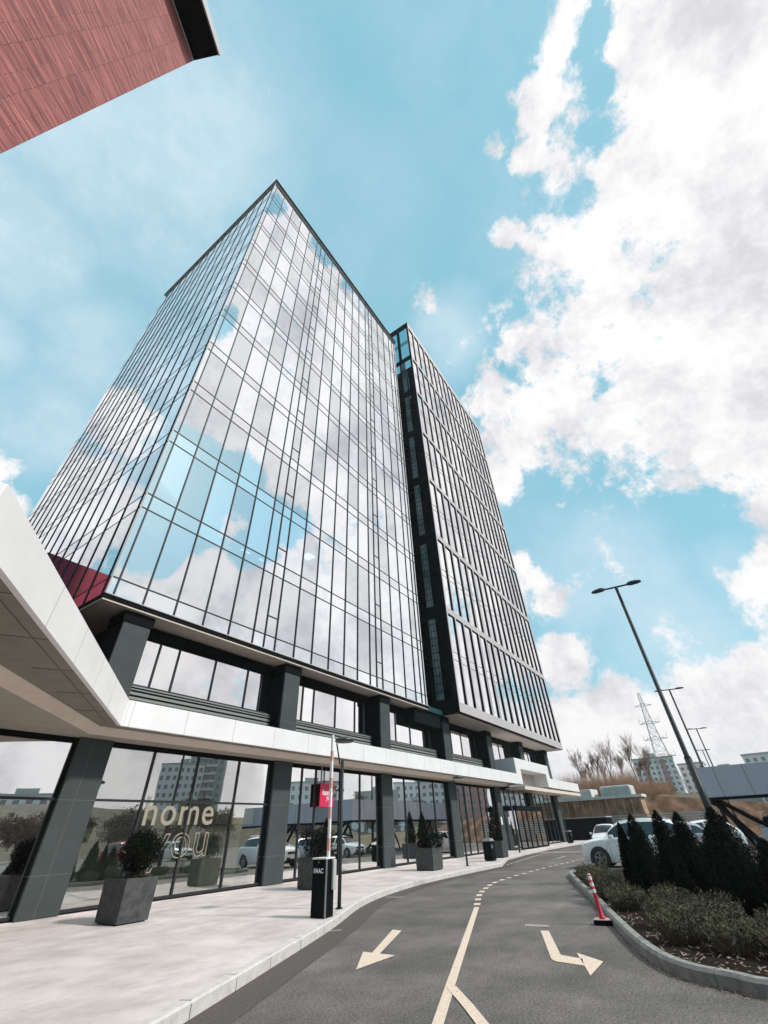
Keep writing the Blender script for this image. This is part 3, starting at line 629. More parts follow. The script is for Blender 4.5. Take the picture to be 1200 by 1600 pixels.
A[2] = (c0.x, FY + .50); B_[2] = (c1.x + .05, FY + .78)
MB().raw([(*p, topz) for p in A] + [(*p, botz) for p in B_], [(i, i + 1, 4 + i + 1, 4 + i) for i in range(3)]).build('soffit_step', M_soffit, cy)  # paler colour stands for the light its sloped face catches
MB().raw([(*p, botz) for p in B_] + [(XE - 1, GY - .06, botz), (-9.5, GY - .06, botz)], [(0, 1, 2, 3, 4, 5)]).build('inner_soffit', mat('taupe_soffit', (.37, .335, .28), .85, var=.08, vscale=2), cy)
sj = MB()
for d_ in (1.6, 3.4, 5.2, 7.0, 8.8):
    p = Vector(TIP) + DV * d_ + NV * .12; q = p + Vector((-.62, .35)) * 1.0
    sj.tube([(p.x, p.y, 4.457), (q.x, q.y, 4.457)], .007, 4)
sj.tube([(*(Vector(TIP) + NV * .34), 4.457), (*(Vector(P0) + NV * .34 - DV * .3), 4.457)], .008, 4)
sj.build('soffit_joint', M_joint, cy)
# raised portal and the lower slab past the entrance
po = thing('entrance_portal', 'white raised box portal over the entrance doors with a slab reaching past the corner', 'portal', (46, 15, 0))
MB().box(XE, FY - .001, 5.61, 50.3, UYG - .3, 6.39).build('portal_beam', M_white, po, bevel=.01)
MB().box(XE + .002, FY - .003, 4.47, 42.0, GY - .08, 5.61).build('portal_leg', M_white, po)
MB().box(49.2, FY - .003, 4.55, 50.3, GY - .08, 5.61).build('portal_leg', M_white, po)
MB().box(42.3, FY + .002, 4.12, 60.9, GY + .9, 4.38).build('slab_soffit', M_soffit, po)
MB().box(50.3, FY + .0, 4.53, 60.9, GY + 1.4, 5.31).build('slab', M_white, po)
MB().box(42.0, GY - .3, 4.38, 49.2, GY - .1, 5.61).build('portal_back', M_frame, po)
# entrance vestibule
ve = thing('entrance_vestibule', 'dark glazed entrance vestibule with a deep lintel between the two far columns', 'entrance', (43, 15.5, 0))
glazing(CX[6] + CWD, CX[7], GY, 2.95, 4.12, [41.2, 42.4, 43.6, 45.0, 46.2], [], M_g3, parent=ve)
MB().box(CX[6] + CWD, GY - .05, 4.12, CX[7], GY + .2, 4.5).build('header', M_black, ve)
MB().box(39.9, 14.75, 2.62, 46.6, GY, 2.95).build('lintel', M_dark, ve)
for (a, b) in ((39.95, 41.3), (41.3, 42.4), (42.4, 43.7), (43.7, 45.0), (45.0, 46.5)):
    o = MB().quad((a, 14.85, .2), (b, 14.85, .2), (b, 14.85, 2.62), (a, 14.85, 2.62)).build('glass_door', M_g3, ve)
    MB().box(a - .04, 14.8, .15, a + .04, 14.92, 2.62).build('door_frame', M_black, ve)
MB().box(46.46, 14.8, .15, 46.54, 14.92, 2.62).box(39.95, 14.8, .15, 46.5, 14.9, .25).build('door_frame', M_black, ve)
MB().quad((39.92, GY, .2), (39.92, 14.85, .2), (39.92, 14.85, 2.62), (39.92, GY, 2.62)).build('side_glass', M_g3, ve)
MB().box(43.55, 14.74, 1.0, 43.6, 14.8, 1.6).box(43.8, 14.74, 1.0, 43.85, 14.8, 1.6).build('door_handle', M_galv, ve)
MB().box(38.98, CY - .02, 1.75, 39.25, CY - .004, 2.25).build('notice_plate', M_whitep, ve)
# ================================================================== BRICK BUILDING (upper left) and crimson block
BD = Vector((.894, .4486)); BE = Vector((-.4486, .894)); HB = 25.0; BC = Vector((-2.14, 6.34))
bb = thing('brick_building', 'red brick building cut off by the upper left edge, black overhanging eave at its roof', 'building', (BC.x, BC.y, 0), math.atan2(BD.y, BD.x))
b = LMB().box(-26, 0, 0, -.0, 9, HB - .0); b.build('brick_wall', M_brick, bb)
LMB().box(-26, -1.0, HB + .01, .0, -.02, HB + .5).build('eave', M_black, bb)
LMB().box(-26.1, -1.04, HB - .01, .03, -.99, HB + .56).build('eave_edge', M_galv, bb)
LMB().box(-26, -.03, HB - .06, .0, -.004, HB + .0).build('wall_top_trim', M_conc, bb)
LMB().box(-26, -.02, HB + .01, -.0, 9, HB + .4).build('roof', M_dark, bb)
cr = thing('crimson_block', 'crimson clad lower block whose reflection shows red in the left face of the glass tower', 'building', (-5, 33, 0))
MB().box(-14, 27.0, 0, 5.2, 38, 15.0).build('wall', M_crim, cr)
j = MB()
for k in range(9): j.box(-14, 26.985, 1.5 + 1.5 * k, 5.205, 27.0, 1.53 + 1.5 * k)
j.build('panel_joint', M_joint, cr)
# ================================================================== PAVEMENT FURNITURE
def leafcloud(mb, pts, size, rnd, flat=.5):
    """one small leaf-sized quad per point, turned at random"""
    for p, s in pts:
        a = Vector((rnd.gauss(0, 1), rnd.gauss(0, 1), rnd.gauss(0, 1))).normalized(); b = a.orthogonal().normalized(); c = a.cross(b)
        s = size * s * rnd.uniform(.6, 1.3); u = b * s; v = c * s * flat; p = Vector(p)
        o = len(mb.v); mb.v += [tuple(p - u), tuple(p + v), tuple(p + u), tuple(p - v)]; mb.f.append((o, o + 1, o + 2, o + 3))
    mb.keep = True; return mb
def ball_points(n, c, r, rnd, sq=(1, 1, 1), rough=.10):
    out = []
    for _ in range(n):
        d = Vector((rnd.gauss(0, 1), rnd.gauss(0, 1), rnd.gauss(0, 1))).normalized()
        k = rnd.random() ** .35 * (1 + rough * math.sin(7 * d.x + 3) * math.cos(6 * d.y + 5 * d.z)) * (1 + rnd.gauss(0, .04))
        out.append(((c[0] + d.x * r * k * sq[0], c[1] + d.y * r * k * sq[1], c[2] + d.z * r * k * sq[2]), 1))
    return out
def cone_points(n, c, r, h, rnd):
    out = []
    for _ in range(n):
        t = 1 - math.sqrt(rnd.random()) if rnd.random() < .75 else rnd.random(); a = rnd.random() * 6.283
        prof = (1 - t) ** .62 * (1.0 if t > .12 else .75 + t * 2.1)
        k = r * prof * (rnd.random() ** .35) * (1 + .13 * math.sin(5 * a + 9 * t) + rnd.gauss(0, .06))
        out.append(((c[0] + k * math.cos(a), c[1] + k * math.sin(a), c[2] + t * h + rnd.gauss(0, .015)), 1))
    return out
def planter(x, y, w, d, h, label, bush, seed):
    rn = random.Random(seed)
    t = thing('planter', label, 'planter', (x, y, .15), 0, 'square concrete planters along the glazed front')
    m = LMB(); tp = .93
    m.raw([(-w / 2 * .94, -d / 2 * .94, .02), (w / 2 * .94, -d / 2 * .94, .02), (w / 2 * .94, d / 2 * .94, .02), (-w / 2 * .94, d / 2 * .94, .02), (-w / 2, -d / 2, h), (w / 2, -d / 2, h), (w / 2, d / 2, h), (-w / 2, d / 2, h),
           (-w / 2 * .88, -d / 2 * .88, h), (w / 2 * .88, -d / 2 * .88, h), (w / 2 * .88, d / 2 * .88, h), (-w / 2 * .88, d / 2 * .88, h), (-w / 2 * .86, -d / 2 * .86, h - .1), (w / 2 * .86, -d / 2 * .86, h - .1), (w / 2 * .86, d / 2 * .86, h - .1), (-w / 2 * .86, d / 2 * .86, h - .1)],
          [(0, 3, 2, 1), (0, 1, 5, 4), (1, 2, 6, 5), (2, 3, 7, 6), (3, 0, 4, 7), (4, 5, 9, 8), (5, 6, 10, 9), (6, 7, 11, 10), (7, 4, 8, 11), (8, 9, 13, 12), (9, 10, 14, 13), (10, 11, 15, 14), (11, 8, 12, 15)])
    m.build('pot', M_planter, t)
    LMB().box(-w / 2 * .86, -d / 2 * .86, h - .12, w / 2 * .86, d / 2 * .86, h - .05).build('earth', M_mulch, t)
    LMB().box(-w * .42, -d * .42, 0, w * .42, d * .42, .02).build('foot', M_black, t)
    return t, rn
def plant(name, label, cat, loc, group=None):
    return thing(name, label, cat, loc, 0, group)
t, rn = planter(7.55, 12.88, .80, 1.0, .80, 'dark square concrete planter nearest the camera, holding a clipped ball bush', 0, 1)
p = plant('ball_bush', 'round clipped evergreen bush with trunk showing, in the nearest planter', 'bush', (7.62, 12.88, .85))
LMB().tube([(0, 0, 0), (.02, .01, .2), (0, 0, .5)], [.03, .025, .015], 7).tube([(0.05, .03, 0), (.1, .05, .3), (.12, .02, .5)], [.02, .018, .01], 6).build('trunk', M_bark, p)
m = leafcloud(LMB(), ball_points(9000, (.02, .02, .60), .50, rn, (1, 1, .86)), .024, rn); leafcloud(m, ball_points(500, (.0, .0, .22), .32, rn, (1, 1, .5)), .02, rn); m.build('crown', M_leafd, p)
t, rn = planter(14.35, 13.0, .85, .95, .85, 'grey concrete planter half hidden behind the black barrier cabinet', 0, 2)
p = plant('low_bush', 'loose dark bush in the planter behind the barrier cabinet', 'bush', (14.35, 13.0, .95))
LMB().tube([(0, 0, 0), (0, 0, .4)], [.03, .015], 6).build('trunk', M_bark, p)
leafcloud(LMB(), ball_points(5000, (0, 0, .45), .58, rn, (1, 1.1, .85), .25), .026, rn).build('crown', M_leafd, p)
t, rn = planter(21.9, 12.75, .95, .95, .80, 'concrete planter with a bushy shrub and a pointed conifer, light street side, third column', 0, 3)
p = plant('low_bush', 'wide dark bush filling the planter in front of the third column', 'bush', (22.0, 12.65, .90))
LMB().tube([(0, 0, 0), (0, 0, .3)], [.03, .015], 6).build('trunk', M_bark, p)
leafcloud(LMB(), ball_points(5000, (.05, -.05, .38), .55, rn, (1, 1.05, .8), .25), .026, rn).build('crown', M_leafd, p)
p = plant('cone_conifer', 'slim pointed conifer rising behind the wide bush in its planter', 'conifer', (21.9, 13.0, .90))
LMB().tube([(0, 0, 0), (0, 0, 1.2)], [.03, .01], 6).build('trunk', M_bark, p)
leafcloud(LMB(), cone_points(4500, (0, 0, .05), .34, 1.4, rn), .03, rn).build('crown', M_leafd, p)
t, rn = planter(30.7, 12.95, .85, .9, .80, 'farthest concrete planter, right behind the litter bin', 0, 4)
p = plant('cone_conifer', 'tall narrow conifer in the farthest planter beside the entrance', 'conifer', (30.65, 13.0, .9))
LMB().tube([(0, 0, 0), (0, 0, 1.5)], [.03, .01], 6).build('trunk', M_bark, p)
leafcloud(LMB(), cone_points(5000, (0, 0, .05), .42, 1.75, rn), .035, rn).build('crown', M_leafd, p)
# litter bins
def bin_(x, y, label):
    t = thing('litter_bin', label, 'litter bin', (x, y, .15), 0, 'dark litter bins on the pavement')
    LMB().box(-.27, -.25, .04, .27, .25, .82).build('body', M_black, t, bevel=.02)
    LMB().box(-.22, -.2, 0, .22, .2, .04).build('foot', M_metal, t)
    LMB().raw([(-.29, -.27, .86), (.29, -.27, .86), (.29, .27, .86), (-.29, .27, .86), (-.20, -.18, .98), (.20, -.18, .98), (.20, .18, .98), (-.20, .18, .98)], [(0, 3, 2, 1), (4, 5, 6, 7), (0, 1, 5, 4), (1, 2, 6, 5), (2, 3, 7, 6), (3, 0, 4, 7)]).build('lid', M_galv, t)
    LMB().box(-.25, -.262, .55, -.05, -.255, .7).build('label_plate', M_galv, t)
    return t
bin_(27.75, 12.25, 'dark litter bin with a pale lid beside the farthest planter')
bin_(52.6, 14.6, 'small litter bin at the far corner column')
# pavement lamps
def lamp(x, y, label, h=3.17, yaw=0.0):
    t = thing('pavement_lamp', label, 'lamp post', (x, y, .15), yaw, 'slim lamp posts along the pavement edge')
    LMB().tube([(0, 0, 0), (0, 0, 1.0), (0, 0, h)], [.048, .046, .044], 12).build('post', M_pole, t, smooth=True)
    LMB().tube([(0, 0, 0), (0, 0, .02)], [.09, .09], 12).build('base_plate', M_pole, t)
    LMB().tube([(0, 0.0, h - .06), (0, .09, h - .10), (0, .24, h + .46)], [.02, .022, .02], 8).build('arm', M_pole, t, smooth=True)
    hd = LMB(); hz = h + .50
    prof = [(.02, .10), (.16, .09), (.26, .05), (.29, .0), (.27, -.035), (.0, -.045)]; n = 24; rings = []
    for r, z in prof: rings.append([(r * math.cos(6.2832 * k / n), -.06 + r * math.sin(6.2832 * k / n), hz + z) for k in range(n)])
    vs = [v for r in rings for v in r]; fs = [(i * n + k, i * n + (k + 1) % n, (i + 1) * n + (k + 1) % n, (i + 1) * n + k) for i in range(len(prof) - 1) for k in range(n)]
    fs.append(tuple(range(n))[::-1]); hd.raw(vs, fs); hd.build('lamp_head', M_metal, t, smooth=True)
    return t
lamp(10.86, 9.0, 'nearest pavement lamp post, standing just right of the black barrier cabinet')
lamp(24.29, 12.0, 'second pavement lamp post, between the bushy planter and the litter bin')
lamp(36.3, 13.75, 'third pavement lamp post, in front of the entrance doors')
lamp(51.2, 14.35, 'farthest pavement lamp post, past the entrance by the corner column')
# barrier cabinet
t = thing('barrier_cabinet', 'black parking barrier cabinet lettered in silver with its pole raised upright', 'parking barrier', (9.72, 8.56, .15))
LMB().box(-.15, -.21, .0, .15, .21, 1.0).build('cabinet', M_black, t, bevel=.012)
LMB().box(-.165, -.22, 1.0, .165, .22, 1.03).build('top_cover', M_whitep, t, bevel=.006)
LMB().box(-.165, -.235, .01, -.13, -.2105, 1.0).build('edge_strip', M_galv, t)
LMB().box(-.154, .005, .93, -.1505, .03, .965).build('key_lock', M_galv, t)
text_mesh('FAAC', .12, .003, M_whitep, t, 'lettering', Matrix.Translation((-.153, .015, .79)) @ Matrix.Rotation(rad(-90), 4, 'Z') @ Matrix.Rotation(rad(90), 4, 'X'), .003)
LMB().box(.03, -.29, .45, .14, -.22, .99).build('arm_bracket', M_slat, t, bevel=.02)
ar = LMB().box(-.03, -.175, 1.03, .02, -.115, 3.62); o = ar.build('barrier_arm', M_whitep, t)
for k in range(4):
    LMB().box(-.033, -.178, 1.15 + .62 * k, .023, -.112, 1.38 + .62 * k).build('red_stripe', mat('faded_red_%d' % k, (.62, .36, .32), .5), o)
# hanging sign
t = thing('hanging_sign', 'red box sign with white lettering hanging under the canopy', 'sign', (17.95, 15.90, 2.63))
LMB().box(-.48, -.11, 0, .48, .11, .93).build('sign_box', M_red, t, bevel=.03)
LMB().box(-.486, -.09, .03, -.481, .09, .90).build('side_shade', M_black, t)  # black sheet paints the shade on the sign's left side
LMB().tube([(-.32, 0, .93), (-.32, 0, 1.66)], .035, 8).build('rod', M_galv, t); LMB().tube([(.32, 0, .93), (.32, 0, 1.66)], .035, 8).build('rod', M_galv, t)
text_mesh('home', .32, .004, M_whitep, t, 'lettering', Matrix.Translation((.05, -.114, .56)) @ RX, .006)
text_mesh('you', .26, .004, M_whitep, t, 'lettering', Matrix.Translation((.16, -.114, .36)) @ RX, .003)
# flexible marker post
t = thing('marker_post', 'red and white flexible marker post leaning on a square foot by the kerb', 'marker post', (11.9, 3.04, 0), rad(8))
LMB().raw([(-.15, -.17, .0), (.15, -.17, .0), (.15, .17, .0), (-.15, .17, .0), (-.15, -.17, .075), (.15, -.17, .075), (.15, .17, .075), (-.15, .17, .075)], [(0, 3, 2, 1), (4, 5, 6, 7), (0, 1, 5, 4), (1, 2, 6, 5), (2, 3, 7, 6), (3, 0, 4, 7)]).build('foot', M_black, t, bevel=.006)
LMB().box(-.14, -.16, .076, .14, .16, .084).build('foot_lit_top', mat('lit_red_plastic', (.55, .35, .34), .6), t)  # paler colour paints the light on the foot's top, sides stay black
ps = [(0, 0, .084), (0, .005, .10), (0, .01, .13), (-.0, .03, .40), (.0, .055, .75)]
LMB().tube(ps, [.07, .065, .042, .038, .034], 14).build('post', M_redp, t, smooth=True)
for k in range(3):
    f = .47 + .10 * k; a = Vector(ps[3]).lerp(Vector(ps[4]), (f - .40) / .35); c = Vector(ps[3]).lerp(Vector(ps[4]), (f + .055 - .40) / .35)
    LMB().tube([a, c], .0385, 14).build('white_band', M_whitep, t)
LMB().tube([ps[4], (0, .056, .762)], [.03, .026], 14).build('cap', M_whitep, t)
# ================================================================== PLANTED ISLAND
IE = smoothline([(9.0, -9), (8.2, -3.0), (7.95, -.6), (8.0, .45), (8.18, .80), (8.42, 1.28), (8.95, 1.70), (10.1, 2.22), (12.3, 3.03), (14.9, 3.95), (17.5, 4.93), (20.2, 5.9), (21.6, 6.35), (22.5, 6.2), (23.0, 5.3), (23.3, 2), (23.6, -9)], 5)
KB = offset_line(IE, -.14)
ik = MB()
for i in range(len(IE) - 1):
    a, b_, c, d_ = IE[i], IE[i + 1], KB[i + 1], KB[i]; L_ = lambda p, q, f: (p[0] * (1 - f) + q[0] * f, p[1] * (1 - f) + q[1] * f)
    ik.raw([(*a, -.03), (*b_, -.03), (*a, .115), (*b_, .115), (*L_(a, d_, .25), .15), (*L_(b_, c, .25), .15), (*d_, .15), (*c, .15), (*d_, .04), (*c, .04)], [(0, 1, 3, 2), (2, 3, 5, 4), (4, 5, 7, 6), (6, 7, 9, 8)])
structure('island_kerb', ik, M_kerbdark)
ij = MB(); acc = 0
for i in range(1, len(IE) - 1):
    acc += (Vector(IE[i + 1]) - Vector(IE[i])).length
    if acc > 1.0:
        acc = 0; p = Vector(IE[i]); q = Vector(KB[i]); t_ = (Vector(IE[i + 1]) - p).normalized() * .005; n = (p - q).normalized() * .003
        ij.quad((*(p + n - t_), 0), (*(p + n + t_), 0), (*(p + n + t_), .115), (*(p + n - t_), .115)); ij.quad((*(p + n - t_), .115), (*(p + n + t_), .115), (*(p * .7 + q * .3 + t_), .154), (*(p * .7 + q * .3 - t_), .154)).quad((*(p * .72 + q * .28 - t_), .1535), (*(p * .72 + q * .28 + t_), .1535), (*(q + t_), .1535), (*(q - t_), .1535))
structure('island_kerb_joints', ij, M_joint)
structure('island_soil', MB().sheet(KB, .10), M_mulch)
rn = random.Random(5)
def inside(x, y):
    c = False; n = len(KB)
    for i in range(n):
        x1, y1 = KB[i]; x2, y2 = KB[(i + 1) % n]
        if (y1 > y) != (y2 > y) and x < (x2 - x1) * (y - y1) / (y2 - y1) + x1: c = not c
    return c
ch = MB(); ch.keep = True
cnt = 0
while cnt < 3600:
    x, y = rn.uniform(8, 19), rn.uniform(-3.5, 6)
    if not inside(x, y) or (x > 12 and rn.random() < .6): continue
    cnt += 1; a = rn.random() * 6.28; l = rn.uniform(.010, .032); w_ = l * .4; tz = rn.uniform(-.012, .022)
    c_, s_ = math.cos(a), math.sin(a); z = .108 + rn.random() * .02
    o = len(ch.v); ch.v += [(x - c_ * l + s_ * w_, y - s_ * l - c_ * w_, z - tz * .4), (x + c_ * l + s_ * w_, y + s_ * l - c_ * w_, z + tz), (x + c_ * l - s_ * w_, y + s_ * l + c_ * w_, z + tz + .004), (x - c_ * l - s_ * w_, y - s_ * l + c_ * w_, z - tz * .4)]; ch.f.append((o, o + 1, o + 2, o + 3))
tag(ch.build('wood_chips', M_chip), 'pale wood chips scattered over the dark soil of the planted island', 'wood chips', kind='stuff')
# dry leaves and grit swept against the kerb
lf = MB(); lf.keep = True
for _ in range(1300):
    i = rn.randrange(12, 48); p = Vector(IE[i]).lerp(Vector(IE[i + 1]), rn.random()); q = Vector(KB[i]); n = (p - q).normalized(); x, y = p + n * (abs(rn.gauss(0, .09)) + .01)
    a = rn.random() * 6.28; l = rn.uniform(.006, .02); c_, s_ = math.cos(a) * l, math.sin(a) * l; z = .004 + rn.random() * .008
    o = len(lf.v); lf.v += [(x - c_, y - s_, z), (x + s_ * .4, y - c_ * .4, z + .004), (x + c_, y + s_, z), (x - s_ * .4, y + c_ * .4, z)]; lf.f.append((o, o + 1, o + 2, o + 3))
tag(lf.build('leaf_litter', mat('dry_leaves', (.10, .06, .04), .9, col2=(.36, .27, .2), vscale=30)), 'dry leaves and grit gathered along the foot of the island kerb', 'leaf litter', kind='stuff')
def conifer(x, y, h, r, label, seed):
    rr = random.Random(seed); p = thing('island_conifer', label, 'conifer', (x, y, .10), 0, 'dark conifers on the planted island')
    LMB().tube([(0, 0, 0), (.01, 0, h * .5), (0, 0, h * .9)], [.04, .025, .008], 7).build('trunk', M_bark, p)
    m = leafcloud(LMB(), cone_points(11000, (0, 0, .03), r, h - .05, rr), .026, rr, .45)
    c_ = [(r * f_ * .72 * math.cos(a_ * .5236), r * f_ * .72 * math.sin(a_ * .5236), h * z_) for f_, z_ in ((.8, .03), (.92, .15), (.78, .38), (.55, .62), (.25, .86)) for a_ in range(12)]
    m.raw(c_, [(i_ * 12 + k_, i_ * 12 + (k_ + 1) % 12, (i_ + 1) * 12 + (k_ + 1) % 12, (i_ + 1) * 12 + k_) for i_ in range(4) for k_ in range(12)])
    for _ in range(int(60)):  # loose upright shoots
        t = rr.random() ** .7 * .9; a = rr.random() * 6.28; k = r * (1 - t) ** .8; zz = t * h; e = .08 + .10 * rr.random()
        leafcloud(m, [((k * math.cos(a) * (1 + .2 * f), k * math.sin(a) * (1 + .2 * f), zz + e * f), .9) for f in [q / 8 for q in range(9)]], .02, rr, .4)
    m.build('crown', M_leafd, p)
conifer(14.9, 2.42, 1.66, .52, 'leftmost broad island conifer, in front of the door of the white car', 21)
conifer(15.3, 2.85, 1.50, .28, 'slim conifer just left of and behind the leftmost broad one', 22)
conifer(14.0, 1.70, 1.70, .46, 'second tall island conifer, hiding the rear door of the white car', 23)
conifer(14.3, 1.30, 1.66, .52, 'third island conifer, close against the second one', 24)
conifer(13.0, .50, 1.68, .70, 'widest island conifer, at the foot of the big lamp post', 25)
conifer(12.3, -.15, 1.15, .6, 'lower bushy conifer at the right edge of the view', 26)
conifer(16.8, .9, 1.35, .5, 'rear conifer half hidden behind the widest one', 27)
def shrub(x, y, r, h, label, seed, dens=1.0, cat='shrub'):
    rr = random.Random(seed); p = thing('island_shrub', label, cat, (x, y, .10), rr.random() * 6, 'low evergreen shrubs on the planted island')
    st = LMB(); lv_ = LMB(); n = int(150 * dens * (r / .4) ** 2)
    for _ in range(n):
        a = rr.random() * 6.28; k = math.sqrt(rr.random()); lean = k * .75 + rr.gauss(0, .06)
        d = Vector((math.cos(a) * lean, math.sin(a) * lean, 1)).normalized(); l = h * rr.uniform(.65, 1.12) * (1 - .25 * k * k); b0 = Vector((math.cos(a) * k * r * .45, math.sin(a) * k * r * .45, 0)); e = b0 + d * l
        st.tube([b0, b0 + d * l * .5, e], [.004, .003, .0015], 3, cap=False)
        pts = []
        for q in range(12):
            f = .25 + .75 * q / 11; c = b0 + d * l * f; pts.append(((c.x + rr.gauss(0, .012), c.y + rr.gauss(0, .012), c.z + rr.gauss(0, .008)), .6 + .5 * f))
        leafcloud(lv_, pts, .028, rr, .28)
    st.keep = True; st.build('stems', M_twig, p); lv_.build('leaves', M_leafm, p)
SH = [(10.05, 1.45, .42, .46, 'front shrub with upright pale tipped stems, on the curve of the kerb'), (9.6, .75, .40, .42, 'pale tipped shrub right of the front one'), (10.6, .95, .45, .48, 'shrub in the middle behind the two front ones'),
      (9.35, .05, .40, .42, 'shrub close to the right edge, behind the wood chips'), (10.2, .2, .42, .45, 'shrub behind the one at the right edge'), (11.2, 1.75, .42, .45, 'shrub beside the kerb between the front shrub and the marker post'),
      (11.6, 1.0, .42, .5, 'dark shrub in front of the widest conifer'), (13.1, 2.75, .45, .46, 'shrub just behind the marker post'), (14.6, 3.35, .45, .5, 'shrub beyond the marker post beside the kerb'),
      (16.2, 3.9, .5, .55, 'shrub with bare twigs in front of the wheel of the white car'), (17.8, 4.45, .5, .5, 'shrub near the far tip of the island'), (19.4, 5.0, .5, .45, 'farthest shrub at the tip of the island'),
      (15.9, 2.6, .5, .6, 'light twiggy shrub between the left conifers and the car'), (12.3, 1.75, .4, .5, 'twiggy shrub in front of the tall conifers'), (16.6, 1.9, .5, .6, 'twiggy shrub behind the tall conifers'), (13.2, 1.9, .35, .45, 'small shrub at the foot of the second conifer'), (9.4, -.75, .45, .45, 'shrub just outside the right edge')]
for i, a in enumerate(SH): shrub(a[0], a[1], a[2] * 1.3, a[3] * .92, a[4], seed=40 + i)
tw_ = thing('bare_shrub', 'leafless thin stemmed shrub in front of the front wing of the white car', 'shrub', (19.2, 4.4, .1))
m = LMB(); rr = random.Random(9)
for _ in range(34):
    a = rr.random() * 6.28; k = rr.random() * .5; l = rr.uniform(.6, 1.05); m.tube([(0, 0, 0), (math.cos(a) * k * .4, math.sin(a) * k * .5, l * .5), (math.cos(a) * k, math.sin(a) * k * 1.2, l)], [.007, .005, .002], 4, cap=False)
m.keep = True; m.build('stems', mat('dark_twig', (.07, .055, .04), .9), tw_)
# ================================================================== CARS
def lerp_st(st, n):
    out = []
    xs = [s[0] for s in st]
    for i in range(len(st) - 1):
        m = max(1, int(round((st[i + 1][0] - st[i][0]) / .12)))
        for k in range(m):
            t = k / m; p0 = st[max(i - 1, 0)]; p1 = st[i]; p2 = st[i + 1]; p3 = st[min(i + 2, len(st) - 1)]
            row = []
            for j in range(6):
                lin = p1[j] * (1 - t) + p2[j] * t
                cr_ = .5 * ((2 * p1[j]) + (p2[j] - p0[j]) * t + (2 * p0[j] - 5 * p1[j] + 4 * p2[j] - p3[j]) * t * t + (3 * p1[j] - p0[j] - 3 * p2[j] + p3[j]) * t ** 3)
                row.append(lin if j == 0 else lin * .55 + cr_ * .45)
            out.append(row)
    out.append(list(st[-1])); return out
SUV = [(0, .38, .74, .80, .66, .52), (.07, .27, .82, .88, .80, .66), (.35, .22, .90, .96, .89, .76), (.75, .21, .96, 1.03, .92, .80), (1.12, .21, 1.00, 1.08, .93, .80), (1.45, .21, 1.02, 1.36, .94, .70), (1.80, .21, 1.03, 1.58, .94, .64),
       (2.4, .21, 1.05, 1.66, .95, .64), (3.2, .21, 1.07, 1.65, .95, .63), (3.9, .21, 1.10, 1.58, .94, .61), (4.25, .22, 1.10, 1.38, .91, .62), (4.48, .26, 1.06, 1.12, .88, .66), (4.60, .36, .95, .99, .82, .62)]
HATCH = [(0, .34, .66, .70, .62, .50), (.07, .24, .72, .78, .76, .62), (.35, .19, .80, .86, .84, .72), (.75, .18, .86, .93, .86, .76), (1.0, .18, .90, .98, .87, .76), (1.35, .18, .92, 1.26, .88, .66), (1.70, .18, .93, 1.43, .88, .60),
         (2.3, .18, .95, 1.49, .88, .59), (3.0, .18, .97, 1.46, .88, .58), (3.5, .18, .99, 1.36, .87, .57), (3.8, .20, .98, 1.15, .85, .60), (3.98, .24, .93, 1.0, .82, .60), (4.05, .34, .84, .88, .77, .56)]
